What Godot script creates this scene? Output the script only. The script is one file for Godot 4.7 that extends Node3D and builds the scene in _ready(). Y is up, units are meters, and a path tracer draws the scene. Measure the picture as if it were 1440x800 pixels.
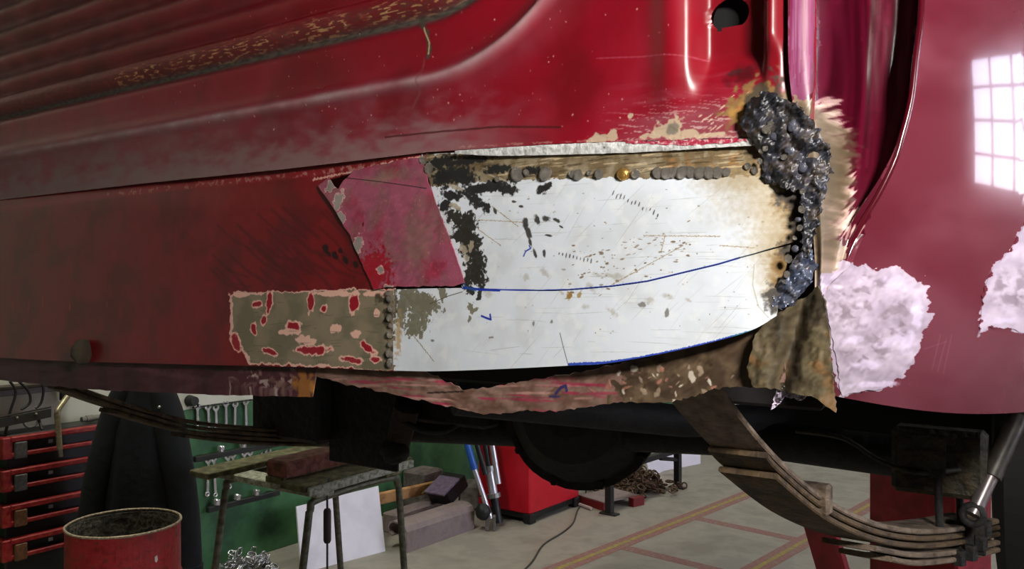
extends Node3D
# A red vehicle on a two-post lift, its rear corner half repaired with bare steel plates, in a small workshop.
# Frames: the car's own axes (x along the rear panel, y up, z out of the panel) and the wall's axes (x along the left wall, y up, z out into the room).

const F := 1210.0                      # focal length in pixels of a 1440 x 800 frame
const H := 1.45                        # camera height
const ES := Vector3(0.8181, 0, 0.5751) # along the rear panel, to the right and nearer
const EN := Vector3(-0.5751, 0, 0.8181)# out of the rear panel
const CO := Vector3(0.0661, H, -1.0)   # the car's origin, on its rear panel
const RO := Vector3(-0.57, 0, -5.75)   # the foot of the left wall
const CAR := Transform3D(Basis(ES, Vector3.UP, EN), CO)
const WALL := Transform3D(Basis(Vector3(0.5751, 0, -0.8181), Vector3.UP, ES), RO)

var taken := {}
var mats := {}
var nz := FastNoiseLite.new()
var fine := FastNoiseLite.new()
var rng := RandomNumberGenerator.new()
var car: Node3D

# ---------------------------------------------------------------- where things are
func pt(px: float, py: float, d: float) -> Vector3:
	return Vector3((px - 720.0) / F * d, H + (400.0 - py) / F * d, -d)

func meet(px: float, py: float, o: Vector3, n: Vector3) -> Vector3:
	var e := Vector3(0, H, 0)
	var r := Vector3((px - 720.0) / F, (400.0 - py) / F, -1)
	return e + r * ((o - e).dot(n) / r.dot(n))

func cl(px: float, py: float, d: float) -> Vector3:      # in the car's axes
	var p := pt(px, py, d) - CO
	return Vector3(p.dot(ES), p.y, p.dot(EN))

func on(px: float, py: float, n := 0.0) -> Vector3:      # on the car's rear plane, moved out by n
	var p := meet(px, py, CO + EN * n, EN) - CO
	return Vector3(p.dot(ES), p.y, p.dot(EN))

func wl(px: float, py: float, off := 0.0) -> Vector3:    # on the left wall, off metres into the room, in the wall's axes
	var p := meet(px, py, RO + ES * off, ES) - RO
	return Vector3(p.dot(WALL.basis.x), p.y, p.dot(ES))

func flr(px: float, py: float, y := 0.0) -> Vector3:
	return meet(px, py, Vector3(0, y, 0), Vector3.UP)

# ---------------------------------------------------------------- nodes
func numbered(called: String) -> String:
	if not taken.has(called):
		taken[called] = 0
		return called
	taken[called] += 1
	return "%s_%03d" % [called, taken[called]]

func tag(o: Node3D, label: String, category: String, group := "") -> Node3D:
	o.set_meta("label", label)
	o.set_meta("category", category)
	if group != "":
		o.set_meta("group", group)
	return o

func thing(called: String, label: String, category: String, t: Transform3D, group := "") -> Node3D:
	var o := Node3D.new()
	o.name = numbered(called)
	add_child(o, true)
	o.transform = t
	return tag(o, label, category, group)

func obj(called: String, m: Mesh, mat: Material, parent: Node3D = null, at := Vector3.ZERO) -> MeshInstance3D:
	var o := MeshInstance3D.new()
	o.name = numbered(called) if parent == null else called
	o.mesh = m
	o.material_override = mat
	o.position = at
	(self if parent == null else parent).add_child(o, true)
	return o

func struct(called: String, m: Mesh, mat: Material, t := Transform3D()) -> MeshInstance3D:
	var o := obj(called, m, mat)
	o.transform = t
	o.set_meta("kind", "structure")
	return o

func copy(src: Node3D, t: Transform3D, label := "", group := "") -> Node3D:
	var c: Node3D = src.duplicate()
	c.name = numbered(String(src.name).rstrip("0123456789").rstrip("_"))
	add_child(c, true)
	c.transform = t
	if label != "":
		c.set_meta("label", label)
	if group != "":
		c.set_meta("group", group)
	return c

# ---------------------------------------------------------------- shapes
func arrays(v: PackedVector3Array, n: PackedVector3Array, uv: PackedVector2Array, ix: PackedInt32Array) -> ArrayMesh:
	var a := []
	a.resize(Mesh.ARRAY_MAX)
	a[Mesh.ARRAY_VERTEX] = v
	a[Mesh.ARRAY_NORMAL] = n
	a[Mesh.ARRAY_TEX_UV] = uv
	a[Mesh.ARRAY_INDEX] = ix
	var m := ArrayMesh.new()
	m.add_surface_from_arrays(Mesh.PRIMITIVE_TRIANGLES, a)
	return m

# a grid of points, rows from top to bottom and columns from left to right as seen from its front, with thickness
func grid(p: PackedVector3Array, cols: int, rows: int, th := 0.0, r := Rect2(), skip := {}) -> ArrayMesh:
	var n := PackedVector3Array()
	var uv := PackedVector2Array()
	n.resize(cols * rows)
	uv.resize(cols * rows)
	for j in rows:
		for i in cols:
			var dc := p[j * cols + mini(i + 1, cols - 1)] - p[j * cols + maxi(i - 1, 0)]
			var dr := p[mini(j + 1, rows - 1) * cols + i] - p[maxi(j - 1, 0) * cols + i]
			n[j * cols + i] = dr.cross(dc).normalized() if dr.cross(dc).length() > 1e-12 else p[j * cols + i].normalized()
			var q := p[j * cols + i]
			uv[j * cols + i] = Vector2((q.x - r.position.x) / r.size.x, (r.end.y - q.y) / r.size.y) if r.size.x > 0.0 else Vector2(float(i) / (cols - 1), float(j) / (rows - 1))
	var ix := PackedInt32Array()
	for j in rows - 1:
		for i in cols - 1:
			if skip.has(j * cols + i):
				continue
			var a := j * cols + i
			ix.append_array([a, a + 1, a + cols, a + 1, a + cols + 1, a + cols])
	var v := p.duplicate()
	if th > 0.0:
		var k := cols * rows
		for q in k:
			v.append(p[q] - n[q] * th)
			n.append(-n[q])
			uv.append(uv[q])
		var front := ix.duplicate()
		for q in range(0, front.size(), 3):
			ix.append_array([front[q] + k, front[q + 2] + k, front[q + 1] + k])
		var rim := PackedInt32Array()
		for i in cols:
			rim.append(i)
		for j in range(1, rows):
			rim.append(j * cols + cols - 1)
		for i in range(cols - 2, -1, -1):
			rim.append((rows - 1) * cols + i)
		for j in range(rows - 2, -1, -1):
			rim.append(j * cols)
		for q in rim.size() - 1:
			edge_wall(v, n, uv, ix, rim[q], rim[q + 1], k)
	return arrays(v, n, uv, ix)

func edge_wall(v: PackedVector3Array, n: PackedVector3Array, uv: PackedVector2Array, ix: PackedInt32Array, a: int, b: int, k: int) -> void:
	var s := v.size()
	var side := (v[b] - v[a]).cross(v[a + k] - v[a]).normalized()
	for q in [a, b, a + k, b + k]:
		v.append(v[q])
		n.append(side)
		uv.append(uv[q])
	ix.append_array([s, s + 2, s + 1, s + 1, s + 2, s + 3])

func flat(a: Array) -> PackedVector2Array:
	var out := PackedVector2Array()
	for i in range(0, a.size(), 2):
		out.append(Vector2(a[i], a[i + 1]))
	return out

func along(line: PackedVector2Array, t: float, smooth := true) -> Vector2:
	# t in 0..1 by length
	var total := 0.0
	for i in line.size() - 1:
		total += line[i].distance_to(line[i + 1])
	var want := t * total
	for i in line.size() - 1:
		var l := line[i].distance_to(line[i + 1])
		if want <= l or i == line.size() - 2:
			var f := clampf(want / maxf(l, 1e-6), 0, 1)
			if smooth:
				return line[i].cubic_interpolate(line[i + 1], line[maxi(i - 1, 0)], line[mini(i + 2, line.size() - 1)], f)
			return line[i].lerp(line[i + 1], f)
		want -= l
	return line[-1]

# a surface ruled between a top and a bottom line (in the measured frame), put in place by a function
func ruled(top: Array, bot: Array, nu: int, nv: int, place: Callable, th := 0.0, r := Rect2(), rag := 0.0, smooth := true) -> ArrayMesh:
	var a := flat(top)
	var b := flat(bot)
	var p := PackedVector3Array()
	var ta := PackedVector2Array()
	var tb := PackedVector2Array()
	for i in nu + 1:
		var t := float(i) / nu
		var q := along(a, t, smooth)
		var w := along(b, t, smooth)
		if rag > 0.0:
			q += Vector2(fine.get_noise_2d(q.x * 3, 11.0), fine.get_noise_2d(q.x * 3, 91.0)) * rag
			w += Vector2(fine.get_noise_2d(w.x * 3, 51.0), fine.get_noise_2d(w.x * 3, 191.0)) * rag
		ta.append(q)
		tb.append(w)
	for j in nv + 1:
		for i in nu + 1:
			var q := ta[i].lerp(tb[i], float(j) / nv)
			p.append(place.call(q.x, q.y))
	return grid(p, nu + 1, nv + 1, th, r)

# a piece cut to an outline, put in place by a function, with thickness
func patch(outline: Array, step: float, place: Callable, th := 0.002, r := Rect2(), rag := 0.0) -> ArrayMesh:
	var o := flat(outline)
	var poly := PackedVector2Array()
	for i in o.size():
		var a := o[i]
		var b := o[(i + 1) % o.size()]
		var k := maxi(1, int(a.distance_to(b) / step))
		for q in k:
			var c := a.lerp(b, float(q) / k)
			poly.append(c + Vector2(fine.get_noise_2d(c.x * 2, c.y * 2), fine.get_noise_2d(c.x * 2 + 500, c.y * 2)) * rag)
	var lo := poly[0]
	var hi := poly[0]
	for c in poly:
		lo = lo.min(c)
		hi = hi.max(c)
	var seen := {}
	var v := PackedVector3Array()
	var n := PackedVector3Array()
	var uv := PackedVector2Array()
	var ix := PackedInt32Array()
	var y := lo.y
	while y < hi.y:
		var x := lo.x
		while x < hi.x:
			var cell := PackedVector2Array([Vector2(x, y), Vector2(x + step, y), Vector2(x + step, y + step), Vector2(x, y + step)])
			for piece in Geometry2D.intersect_polygons(poly, cell):
				var tri := Geometry2D.triangulate_polygon(piece)
				for q in range(0, tri.size(), 3):
					var ids := []
					var c := [piece[tri[q]], piece[tri[q + 1]], piece[tri[q + 2]]]
					if (c[1] - c[0]).cross(c[2] - c[0]) < 0.0:
						c = [c[0], c[2], c[1]]
					for w in c:
						var key := Vector2i((w * 20.0).round())
						if not seen.has(key):
							seen[key] = v.size()
							var at: Vector3 = place.call(w.x, w.y)
							var dx: Vector3 = place.call(w.x + 1.0, w.y) - place.call(w.x - 1.0, w.y)
							var dy: Vector3 = place.call(w.x, w.y + 1.0) - place.call(w.x, w.y - 1.0)
							v.append(at)
							n.append(dy.cross(dx).normalized())
							uv.append(Vector2((at.x - r.position.x) / r.size.x, (r.end.y - at.y) / r.size.y) if r.size.x > 0.0 else w * 0.01)
						ids.append(seen[key])
					if ids[0] != ids[1] and ids[1] != ids[2] and ids[0] != ids[2]:
						ix.append_array(ids)
			x += step
		y += step
	var k := v.size()
	var edges := {}
	for q in range(0, ix.size(), 3):
		for e in 3:
			var a := ix[q + e]
			var b := ix[q + (e + 1) % 3]
			if edges.has(Vector2i(b, a)):
				edges.erase(Vector2i(b, a))
			else:
				edges[Vector2i(a, b)] = true
	for q in k:
		v.append(v[q] - n[q] * th)
		n.append(-n[q])
		uv.append(uv[q])
	var front := ix.duplicate()
	for q in range(0, front.size(), 3):
		ix.append_array([front[q] + k, front[q + 2] + k, front[q + 1] + k])
	for e in edges:
		edge_wall(v, n, uv, ix, e.x, e.y, k)
	return arrays(v, n, uv, ix)

# a round bar or tube along points; rad may vary along it
func tube(path: Array, rad, sides := 10, steps := 0, square := false) -> ArrayMesh:
	var pts: Array[Vector3] = []
	var rs: Array[float] = []
	if steps > 0:
		for i in path.size() - 1:
			for q in steps:
				var t := float(q) / steps
				pts.append((path[i] as Vector3).cubic_interpolate(path[i + 1], path[maxi(i - 1, 0)], path[mini(i + 2, path.size() - 1)], t))
				rs.append(lerpf(rad[i], rad[i + 1], t) if rad is Array else rad)
		pts.append(path[-1])
		rs.append(rad[-1] if rad is Array else rad)
	else:
		for i in path.size():
			pts.append(path[i])
			rs.append(rad[i] if rad is Array else rad)
	var v := PackedVector3Array()
	var n := PackedVector3Array()
	var uv := PackedVector2Array()
	var ix := PackedInt32Array()
	var t0 := (pts[1] - pts[0]).normalized()
	var side := t0.cross(Vector3.UP if absf(t0.y) < 0.9 else Vector3.RIGHT).normalized()
	for i in pts.size():
		var t := (pts[mini(i + 1, pts.size() - 1)] - pts[maxi(i - 1, 0)]).normalized()
		side = (side - t * side.dot(t)).normalized()
		var up := side.cross(t)
		for q in sides + 1:
			var a := TAU * q / sides
			var d := side * cos(a) + up * sin(a)
			v.append(pts[i] + d * rs[i])
			n.append(d)
			uv.append(Vector2(float(q) / sides, float(i) / pts.size()))
	var w := sides + 1
	for i in pts.size() - 1:
		for q in sides:
			var a := i * w + q
			ix.append_array([a, a + 1, a + w, a + 1, a + w + 1, a + w])
	for e in [0, pts.size() - 1]:
		var c := v.size()
		var dir: Vector3 = (pts[0] - pts[1]).normalized() if e == 0 else (pts[-1] - pts[-2]).normalized()
		v.append(pts[e])
		n.append(dir)
		uv.append(Vector2(0.5, 0.5))
		for q in w:
			v.append(v[e * w + q])
			n.append(dir)
			uv.append(Vector2(0.5, 0.5))
		for q in sides:
			ix.append_array([c, c + 2 + q, c + 1 + q] if e == 0 else [c, c + 1 + q, c + 2 + q])
	return arrays(v, n, uv, ix)

# turned about the y axis; profile as [r, y, r, y ...] from bottom to top
func lathe(prof: Array, seg := 32, wob := 0.0) -> ArrayMesh:
	var st := SurfaceTool.new()
	st.begin(Mesh.PRIMITIVE_TRIANGLES)
	st.set_smooth_group(-1)
	var o := flat(prof)
	for i in o.size() - 1:
		for q in seg:
			var c: Array[Vector3] = []
			for e in [[i, q], [i, q + 1], [i + 1, q], [i + 1, q + 1]]:
				var a: float = TAU * (e[1] % seg) / seg
				var rr: float = o[e[0]].x * (1.0 + wob * nz.get_noise_2d(cos(a) * 90, sin(a) * 90 + o[e[0]].y * 60))
				c.append(Vector3(cos(a) * rr, o[e[0]].y, sin(a) * rr))
			for w in [c[0], c[1], c[2], c[1], c[3], c[2]]:
				st.add_vertex(w)
	st.index()
	st.generate_normals()
	return st.commit()

# a box with chamfered edges, from its lowest corner a to its highest b
func box(a: Vector3, b: Vector3, ch := 0.004) -> ArrayMesh:
	var c := (a + b) * 0.5
	var h := (b - a).abs() * 0.5
	var k := minf(maxf(ch, 0.0008), minf(h.x, minf(h.y, h.z)) * 0.45)
	var st := SurfaceTool.new()
	st.begin(Mesh.PRIMITIVE_TRIANGLES)
	st.set_smooth_group(-1)
	var quad := func(p: Array):
		var m: Vector3 = (p[0] + p[1] + p[2] + p[3]) * 0.25
		var nn: Vector3 = (p[1] - p[0]).cross(p[2] - p[0])
		var q: Array = p if nn.dot(m) < 0.0 else [p[3], p[2], p[1], p[0]]
		for w in [q[0], q[1], q[2], q[0], q[2], q[3]]:
			st.add_vertex(c + w)
	for ax in 3:
		var u := (ax + 1) % 3
		var w := (ax + 2) % 3
		for s in [-1.0, 1.0]:
			var p := []
			for e in [[-1, -1], [1, -1], [1, 1], [-1, 1]]:
				var q := Vector3.ZERO
				q[ax] = s * h[ax]
				q[u] = e[0] * (h[u] - k)
				q[w] = e[1] * (h[w] - k)
				p.append(q)
			quad.call(p)
		for s in [-1.0, 1.0]:
			for t in [-1.0, 1.0]:
				var p := []
				for e in [[-1, 0], [1, 0], [1, 1], [-1, 1]]:
					var q := Vector3.ZERO
					q[ax] = e[0] * (h[ax] - k)
					q[u] = s * (h[u] - (k if e[1] == 1 else 0.0))
					q[w] = t * (h[w] - (0.0 if e[1] == 1 else k))
					p.append(q)
				quad.call(p)
	for x in [-1.0, 1.0]:
		for y in [-1.0, 1.0]:
			for z in [-1.0, 1.0]:
				var p := [Vector3(x * h.x, y * (h.y - k), z * (h.z - k)), Vector3(x * (h.x - k), y * h.y, z * (h.z - k)), Vector3(x * (h.x - k), y * (h.y - k), z * h.z)]
				if (p[1] - p[0]).cross(p[2] - p[0]).dot(p[0] + p[1] + p[2]) > 0.0:
					p = [p[0], p[2], p[1]]
				for w in p:
					st.add_vertex(c + w)
	st.generate_normals()
	st.index()
	return st.commit()

# a flat outline (closed, in x and y) given depth d, lying from z = 0 back to -d
func prism(outline: PackedVector2Array, d: float) -> ArrayMesh:
	var o := outline.duplicate()
	var turn := 0.0
	for i in o.size():
		turn += o[i].cross(o[(i + 1) % o.size()])
	if turn < 0.0:
		o.reverse()
	var st := SurfaceTool.new()
	st.begin(Mesh.PRIMITIVE_TRIANGLES)
	st.set_smooth_group(-1)
	var tri := Geometry2D.triangulate_polygon(o)
	for q in range(0, tri.size(), 3):
		var c := [o[tri[q]], o[tri[q + 1]], o[tri[q + 2]]]
		if (c[1] - c[0]).cross(c[2] - c[0]) > 0.0:
			c = [c[0], c[2], c[1]]
		for w in c:
			st.add_vertex(Vector3(w.x, w.y, 0))
		for w in [c[0], c[2], c[1]]:
			st.add_vertex(Vector3(w.x, w.y, -d))
	for i in o.size():
		var a := o[i]
		var b := o[(i + 1) % o.size()]
		for w in [Vector3(a.x, a.y, 0), Vector3(b.x, b.y, 0), Vector3(a.x, a.y, -d), Vector3(b.x, b.y, 0), Vector3(b.x, b.y, -d), Vector3(a.x, a.y, -d)]:
			st.add_vertex(w)
	st.generate_normals()
	st.index()
	return st.commit()

# a round lump with an uneven skin
func lump(seed_: float, rough := 0.15, flatness := 1.0, seg := 14) -> ArrayMesh:
	var p := PackedVector3Array()
	for j in seg + 1:
		for i in seg * 2 + 1:
			var la := PI * j / seg
			var lo := -TAU * (i % (seg * 2)) / (seg * 2)
			var d := Vector3(sin(la) * cos(lo), cos(la), sin(la) * sin(lo))
			var r := 1.0 + rough * nz.get_noise_3d(d.x * 60 + seed_ * 31, d.y * 60, d.z * 60)
			p.append(Vector3(d.x * r, d.y * r, d.z * r * flatness))
	return grid(p, seg * 2 + 1, seg + 1)

func ring(r: float, w: float, seg := 20, sides := 8, stretch := 1.0) -> ArrayMesh:
	var path := []
	for i in seg + 1:
		var a := TAU * i / seg
		path.append(Vector3(cos(a) * r + (stretch - 1.0) * r * signf(cos(a)) * minf(1.0, absf(cos(a)) * 3.0), sin(a) * r, 0))
	return tube(path, w, sides)

# ---------------------------------------------------------------- materials
func plain(key: String, c: Color, rough := 0.6, metal := 0.0) -> StandardMaterial3D:
	if not mats.has(key):
		var m := StandardMaterial3D.new()
		m.resource_name = key
		m.albedo_color = c
		m.roughness = rough
		m.metallic = metal
		mats[key] = m
	return mats[key]

# several colours mixed by noise in the object's own axes, with relief
func mixed(key: String, colors: Array, freq: float, rough := 0.7, metal := 0.0, relief := 0.0, scale := 1.0, world := false) -> StandardMaterial3D:
	if not mats.has(key):
		var m := plain(key, Color.WHITE, rough, metal)
		var n := FastNoiseLite.new()
		n.seed = key.hash() % 10000
		n.noise_type = FastNoiseLite.TYPE_SIMPLEX_SMOOTH
		n.frequency = freq
		n.fractal_octaves = 5
		n.fractal_gain = 0.6
		var g := Gradient.new()
		g.offsets = PackedFloat32Array()
		g.colors = PackedColorArray()
		for i in colors.size():
			g.add_point(0.22 + 0.56 * i / maxf(1.0, colors.size() - 1.0), colors[i])
		var t := NoiseTexture2D.new()
		t.width = 512
		t.height = 512
		t.seamless = true
		t.noise = n
		t.color_ramp = g
		m.albedo_texture = t
		if relief > 0.0:
			var b := NoiseTexture2D.new()
			b.width = 512
			b.height = 512
			b.seamless = true
			b.noise = n
			m.heightmap_enabled = true
			m.heightmap_texture = b
			m.heightmap_scale = relief
		m.uv1_triplanar = true
		m.uv1_world_triplanar = world
		m.uv1_scale = Vector3.ONE * scale
	return mats[key]

func c8(r: float, g: float, b: float) -> Color:
	return Color(r / 255.0, g / 255.0, b / 255.0)

# a sheet of paint laid out in the car's own x and y: colour, roughness and relief
class Canvas:
	var rect: Rect2
	var k: float
	var w: int
	var h: int
	var col: Image
	var rou: Image
	var hgt: Image
	var nz: FastNoiseLite
	var fine: FastNoiseLite
	func _init(s0: float, s1: float, v0: float, v1: float, per_m: float, base: Color, r: float, a: FastNoiseLite, b: FastNoiseLite) -> void:
		rect = Rect2(s0, v0, s1 - s0, v1 - v0)
		k = per_m
		w = int((s1 - s0) * k)
		h = int((v1 - v0) * k)
		nz = a
		fine = b
		col = Image.create(w, h, false, Image.FORMAT_RGB8)
		col.fill(base)
		rou = Image.create(w, h, false, Image.FORMAT_RGB8)
		rou.fill(Color(r, r, r))
		hgt = Image.create(w, h, false, Image.FORMAT_RF)
		hgt.fill(Color(0.5, 0, 0))
	func at(p: Vector3) -> Vector2:
		return Vector2((p.x - rect.position.x) * k, (rect.end.y - p.y) * k)
	func dot(x: int, y: int, c: Color, a: float, r: float, d: float) -> void:
		col.set_pixel(x, y, col.get_pixel(x, y).lerp(c, a))
		if r >= 0.0:
			rou.set_pixel(x, y, rou.get_pixel(x, y).lerp(Color(r, r, r), a))
		if d != 0.0:
			hgt.set_pixel(x, y, Color(hgt.get_pixel(x, y).r + d * a, 0, 0))
	# the whole sheet mottled
	func mottle(c: Color, a: float, f: float, lo: float, hi: float, r := -1.0, d := 0.0, sx := 1.0) -> void:
		for y in h:
			for x in w:
				var q := smoothstep(lo, hi, nz.get_noise_2d(x * f * sx, y * f + 777.0))
				if q > 0.01:
					dot(x, y, c, a * q, r, d)
	func area(pts: PackedVector2Array, c: Color, a := 1.0, r := -1.0, d := 0.0, rag := 0.0, cov := -2.0, cf := 1.0, c2 = null, c2f := 1.0) -> void:
		var lo := pts[0]
		var hi := pts[0]
		for p in pts:
			lo = lo.min(p)
			hi = hi.max(p)
		for y in range(maxi(0, int(lo.y - rag)), mini(h, int(hi.y + rag) + 1)):
			for x in range(maxi(0, int(lo.x - rag)), mini(w, int(hi.x + rag) + 1)):
				var p := Vector2(x, y)
				if rag > 0.0:
					p += Vector2(fine.get_noise_2d(x * 0.7, y * 0.7), fine.get_noise_2d(x * 0.7 + 900, y * 0.7)) * rag
				if not Geometry2D.is_point_in_polygon(p, pts):
					continue
				var q := a
				if cov > -2.0:
					q *= smoothstep(cov - 0.12, cov + 0.12, fine.get_noise_2d(x * cf + 300, y * cf))
					if q < 0.01:
						continue
				var cc := c
				if c2 != null:
					cc = c.lerp(c2, smoothstep(-0.35, 0.35, nz.get_noise_2d(x * c2f, y * c2f + 50)))
				dot(x, y, cc, q, r, d)
	func line(pts: PackedVector2Array, wid: float, c: Color, a := 1.0, soft := 0.4, r := -1.0, d := 0.0, rag := 0.0, cov := -2.0, cf := 1.0) -> void:
		var lo := pts[0]
		var hi := pts[0]
		for p in pts:
			lo = lo.min(p)
			hi = hi.max(p)
		var g := wid + rag
		for y in range(maxi(0, int(lo.y - g)), mini(h, int(hi.y + g) + 2)):
			for x in range(maxi(0, int(lo.x - g)), mini(w, int(hi.x + g) + 2)):
				var p := Vector2(x, y)
				if rag > 0.0:
					p += Vector2(fine.get_noise_2d(x * 2.5, y * 2.5), fine.get_noise_2d(x * 2.5 + 900, y * 2.5)) * rag
				var best := 1e9
				for i in pts.size() - 1:
					best = minf(best, p.distance_squared_to(Geometry2D.get_closest_point_to_segment(p, pts[i], pts[i + 1])))
				best = sqrt(best) / (wid * 0.5)
				if best >= 1.0:
					continue
				var q := a * (1.0 - smoothstep(1.0 - soft, 1.0, best))
				if cov > -2.0:
					q *= smoothstep(cov - 0.12, cov + 0.12, fine.get_noise_2d(x * cf + 300, y * cf))
				if q > 0.01:
					dot(x, y, c, q, r, d)
	func blob(o: Vector2, rx: float, ry: float, ang: float, c: Color, a := 1.0, soft := 0.3, rag := 0.3, r := -1.0, d := 0.0, cov := -2.0, cf := 1.0) -> void:
		var g := maxf(rx, ry) * (1.0 + rag)
		for y in range(maxi(0, int(o.y - g)), mini(h, int(o.y + g) + 2)):
			for x in range(maxi(0, int(o.x - g)), mini(w, int(o.x + g) + 2)):
				var p := (Vector2(x, y) - o).rotated(-ang)
				var e := Vector2(p.x / rx, p.y / ry).length() + rag * fine.get_noise_2d(x * 0.9 + o.x, y * 0.9)
				if e >= 1.0:
					continue
				var q := a * (1.0 - smoothstep(1.0 - soft, 1.0, e))
				if cov > -2.0:
					q *= smoothstep(cov - 0.12, cov + 0.12, fine.get_noise_2d(x * cf + 300, y * cf))
				if q > 0.01:
					dot(x, y, c, q, r, d)
	func made(metal := 0.0, relief := 0.0, coat := 0.0) -> StandardMaterial3D:
		var m := StandardMaterial3D.new()
		m.albedo_texture = ImageTexture.create_from_image(col)
		m.roughness_texture = ImageTexture.create_from_image(rou)
		m.roughness = 1.0
		m.metallic = metal
		m.texture_repeat = false
		if relief > 0.0:
			m.heightmap_enabled = true
			m.heightmap_texture = ImageTexture.create_from_image(hgt)
			m.heightmap_scale = relief
		if coat > 0.0:
			m.clearcoat_enabled = true
			m.clearcoat = coat
			m.clearcoat_roughness = 0.06
		return m

func canvas(s0: float, s1: float, v0: float, v1: float, per_m: float, base: Color, r: float) -> Canvas:
	return Canvas.new(s0, s1, v0, v1, per_m, base, r, nz, fine)

# measured points to texels
func tx(cv: Canvas, pts: Array, place: Callable) -> PackedVector2Array:
	var out := PackedVector2Array()
	for i in range(0, pts.size(), 2):
		out.append(cv.at(place.call(pts[i], pts[i + 1])))
	return out

func bl(cv: Canvas, place: Callable, px: float, py: float, rx: float, ry: float, ang: float, c: Color, a := 1.0, soft := 0.3, rag := 0.3, r := -1.0, d := 0.0, cov := -2.0, cf := 1.0) -> void:
	var p: Vector3 = place.call(px, py)
	var m := (CAR * p).z * -1.0 / F * cv.k
	cv.blob(cv.at(p), rx * m, ry * m, deg_to_rad(ang), c, a, soft, rag, r, d, cov, cf)


# ---------------------------------------------------------------- the car's surfaces
func sq(e0: float, e1: float, x: float) -> float:
	return smoothstep(e0, e1, x)

func gs(x: float, m: float, s: float) -> float:
	return exp(-(x - m) * (x - m) / (2.0 * s * s))

func rib_at(s: float, v: float) -> float:                # distance inside the lowest rounded rib
	if s < -0.22:
		return v - 0.266
	if v > 0.559:
		return 0.073 - s
	return 0.293 - Vector2(s, v).distance_to(Vector2(-0.22, 0.559))

func panel_relief(s: float, v: float) -> float:
	var q := rib_at(s, v)
	var n := 0.0
	n += 0.008 * gs(q, 0.0, 0.006)
	n -= 0.010 * sq(0.0, 0.03, q) * (1.0 - 0.5 * sq(0.04, 0.08, q))
	n -= 0.010 * gs(q, 0.085, 0.007)
	n += 0.006 * gs(q, 0.108, 0.009)
	if q > 0.125:
		n += 0.013 * (0.5 - 0.5 * cos((q - 0.125) / 0.049 * TAU)) - 0.007
	n -= 0.006 * gs(q, -0.055, 0.03)
	# the pillar's channel on the right
	var f := sq(0.185, 0.245, v)
	var g := sq(0.16, 0.21, v)
	n += 0.012 * gs(s, 0.134, 0.016) * sq(0.15, 0.24, v)
	n -= 0.020 * sq(0.150, 0.168, s) * (1.0 - sq(0.226, 0.236, s)) * f
	n += 0.010 * gs(s, 0.2405, 0.0055) * sq(0.225, 0.25, v)
	n -= 0.006 * sq(0.246, 0.256, s) * g
	n += 0.0025 * gs(s, 0.215, 0.006) * gs(v, 0.262, 0.02)
	n += 0.0012 * nz.get_noise_2d(s * 260, v * 260)
	return n

func seam_at(s: float) -> float:
	var px := (0.0661 + 0.8181 * s) / (1.0 - 0.5751 * s) * F + 720.0
	var line := flat([-400, 322, -160, 296, 0, 281, 200, 258, 400, 238, 600, 214, 800, 202, 1060, 194, 1130, 191, 1300, 188])
	for i in line.size() - 1:
		if px <= line[i + 1].x or i == line.size() - 2:
			var y := lerpf(line[i].y, line[i + 1].y, (px - line[i].x) / (line[i + 1].x - line[i].x))
			return (400.0 - y) / F * (1.0 - 0.5751 * s)
	return 0.15

func pl(px: float, py: float) -> Vector3:                # on the rear plane
	return on(px, py, 0.0)

func fold(px: float, py: float) -> Vector3:              # the lower sill with its two plates: slightly folded at the blue line
	var p := on(px, py, 0.0)
	var line := 0.0
	if px > 800.0:
		line = 0.17 * (px - 800.0) * (px - 800.0) / 285.0
	var below := py - (408.0 - line)
	var n := 0.008 * sq(-14.0, 130.0, below) + 0.0008 * nz.get_noise_2d(p.x * 300, p.y * 300)
	n -= 0.004 * sq(-110.0, -165.0, below) + 0.006 * sq(640.0, 440.0, px) * sq(-110.0, -165.0, below)
	n += 0.006 * gs(px, 900.0, 150.0)
	n -= 0.012 * sq(1040.0, 1150.0, px)
	return on(px, py, n)

func wing_d(px: float, py: float) -> float:
	var u := (px - 1190.0) / 250.0
	var d := 0.858 - 0.024 * u + 0.0635 * u * u
	if u > 1.0:
		d += 0.06 * (u - 1.0)
	if py > 430.0:
		d += pow((py - 430.0) / 150.0, 2.0) * 0.008
	d += pow((170.0 - py) / 300.0, 2.0) * 0.034
	return d

func wing(px: float, py: float) -> Vector3:
	return cl(px, py, wing_d(px, py))

func wing_up(px: float, py: float) -> Vector3:           # the filler lies proud of the wing and is uneven
	var e := 0.0016 + 0.0016 * nz.get_noise_2d(px * 1.6, py * 1.6) + 0.0003 * fine.get_noise_2d(px * 1.2, py * 1.2)
	return cl(px, py, wing_d(px, py) - maxf(0.0006, e))

func pillar(px: float, py: float) -> Vector3:            # the drawn-in strip between the rear panel and the wing
	var left := lerpf(1108.0, 1150.0, sq(60.0, 380.0, py))
	var right := 1296.0 - 12.0 * sq(0.0, 130.0, py) - 28.0 * sq(110.0, 260.0, py) - 70.0 * sq(210.0, 400.0, py)
	var a := (px - left) / maxf(right - left, 20.0)
	var deep := lerpf(0.075, 0.02, sq(100.0, 370.0, py))
	var d := 0.846 - 0.008 * gs(a, 0.14, 0.08) + deep * sq(0.18, 0.62, a) - deep * 0.15 * sq(0.8, 1.0, a)
	d += 0.001 * nz.get_noise_2d(px * 1.2, py * 0.15)
	return cl(px, py, d)

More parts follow.
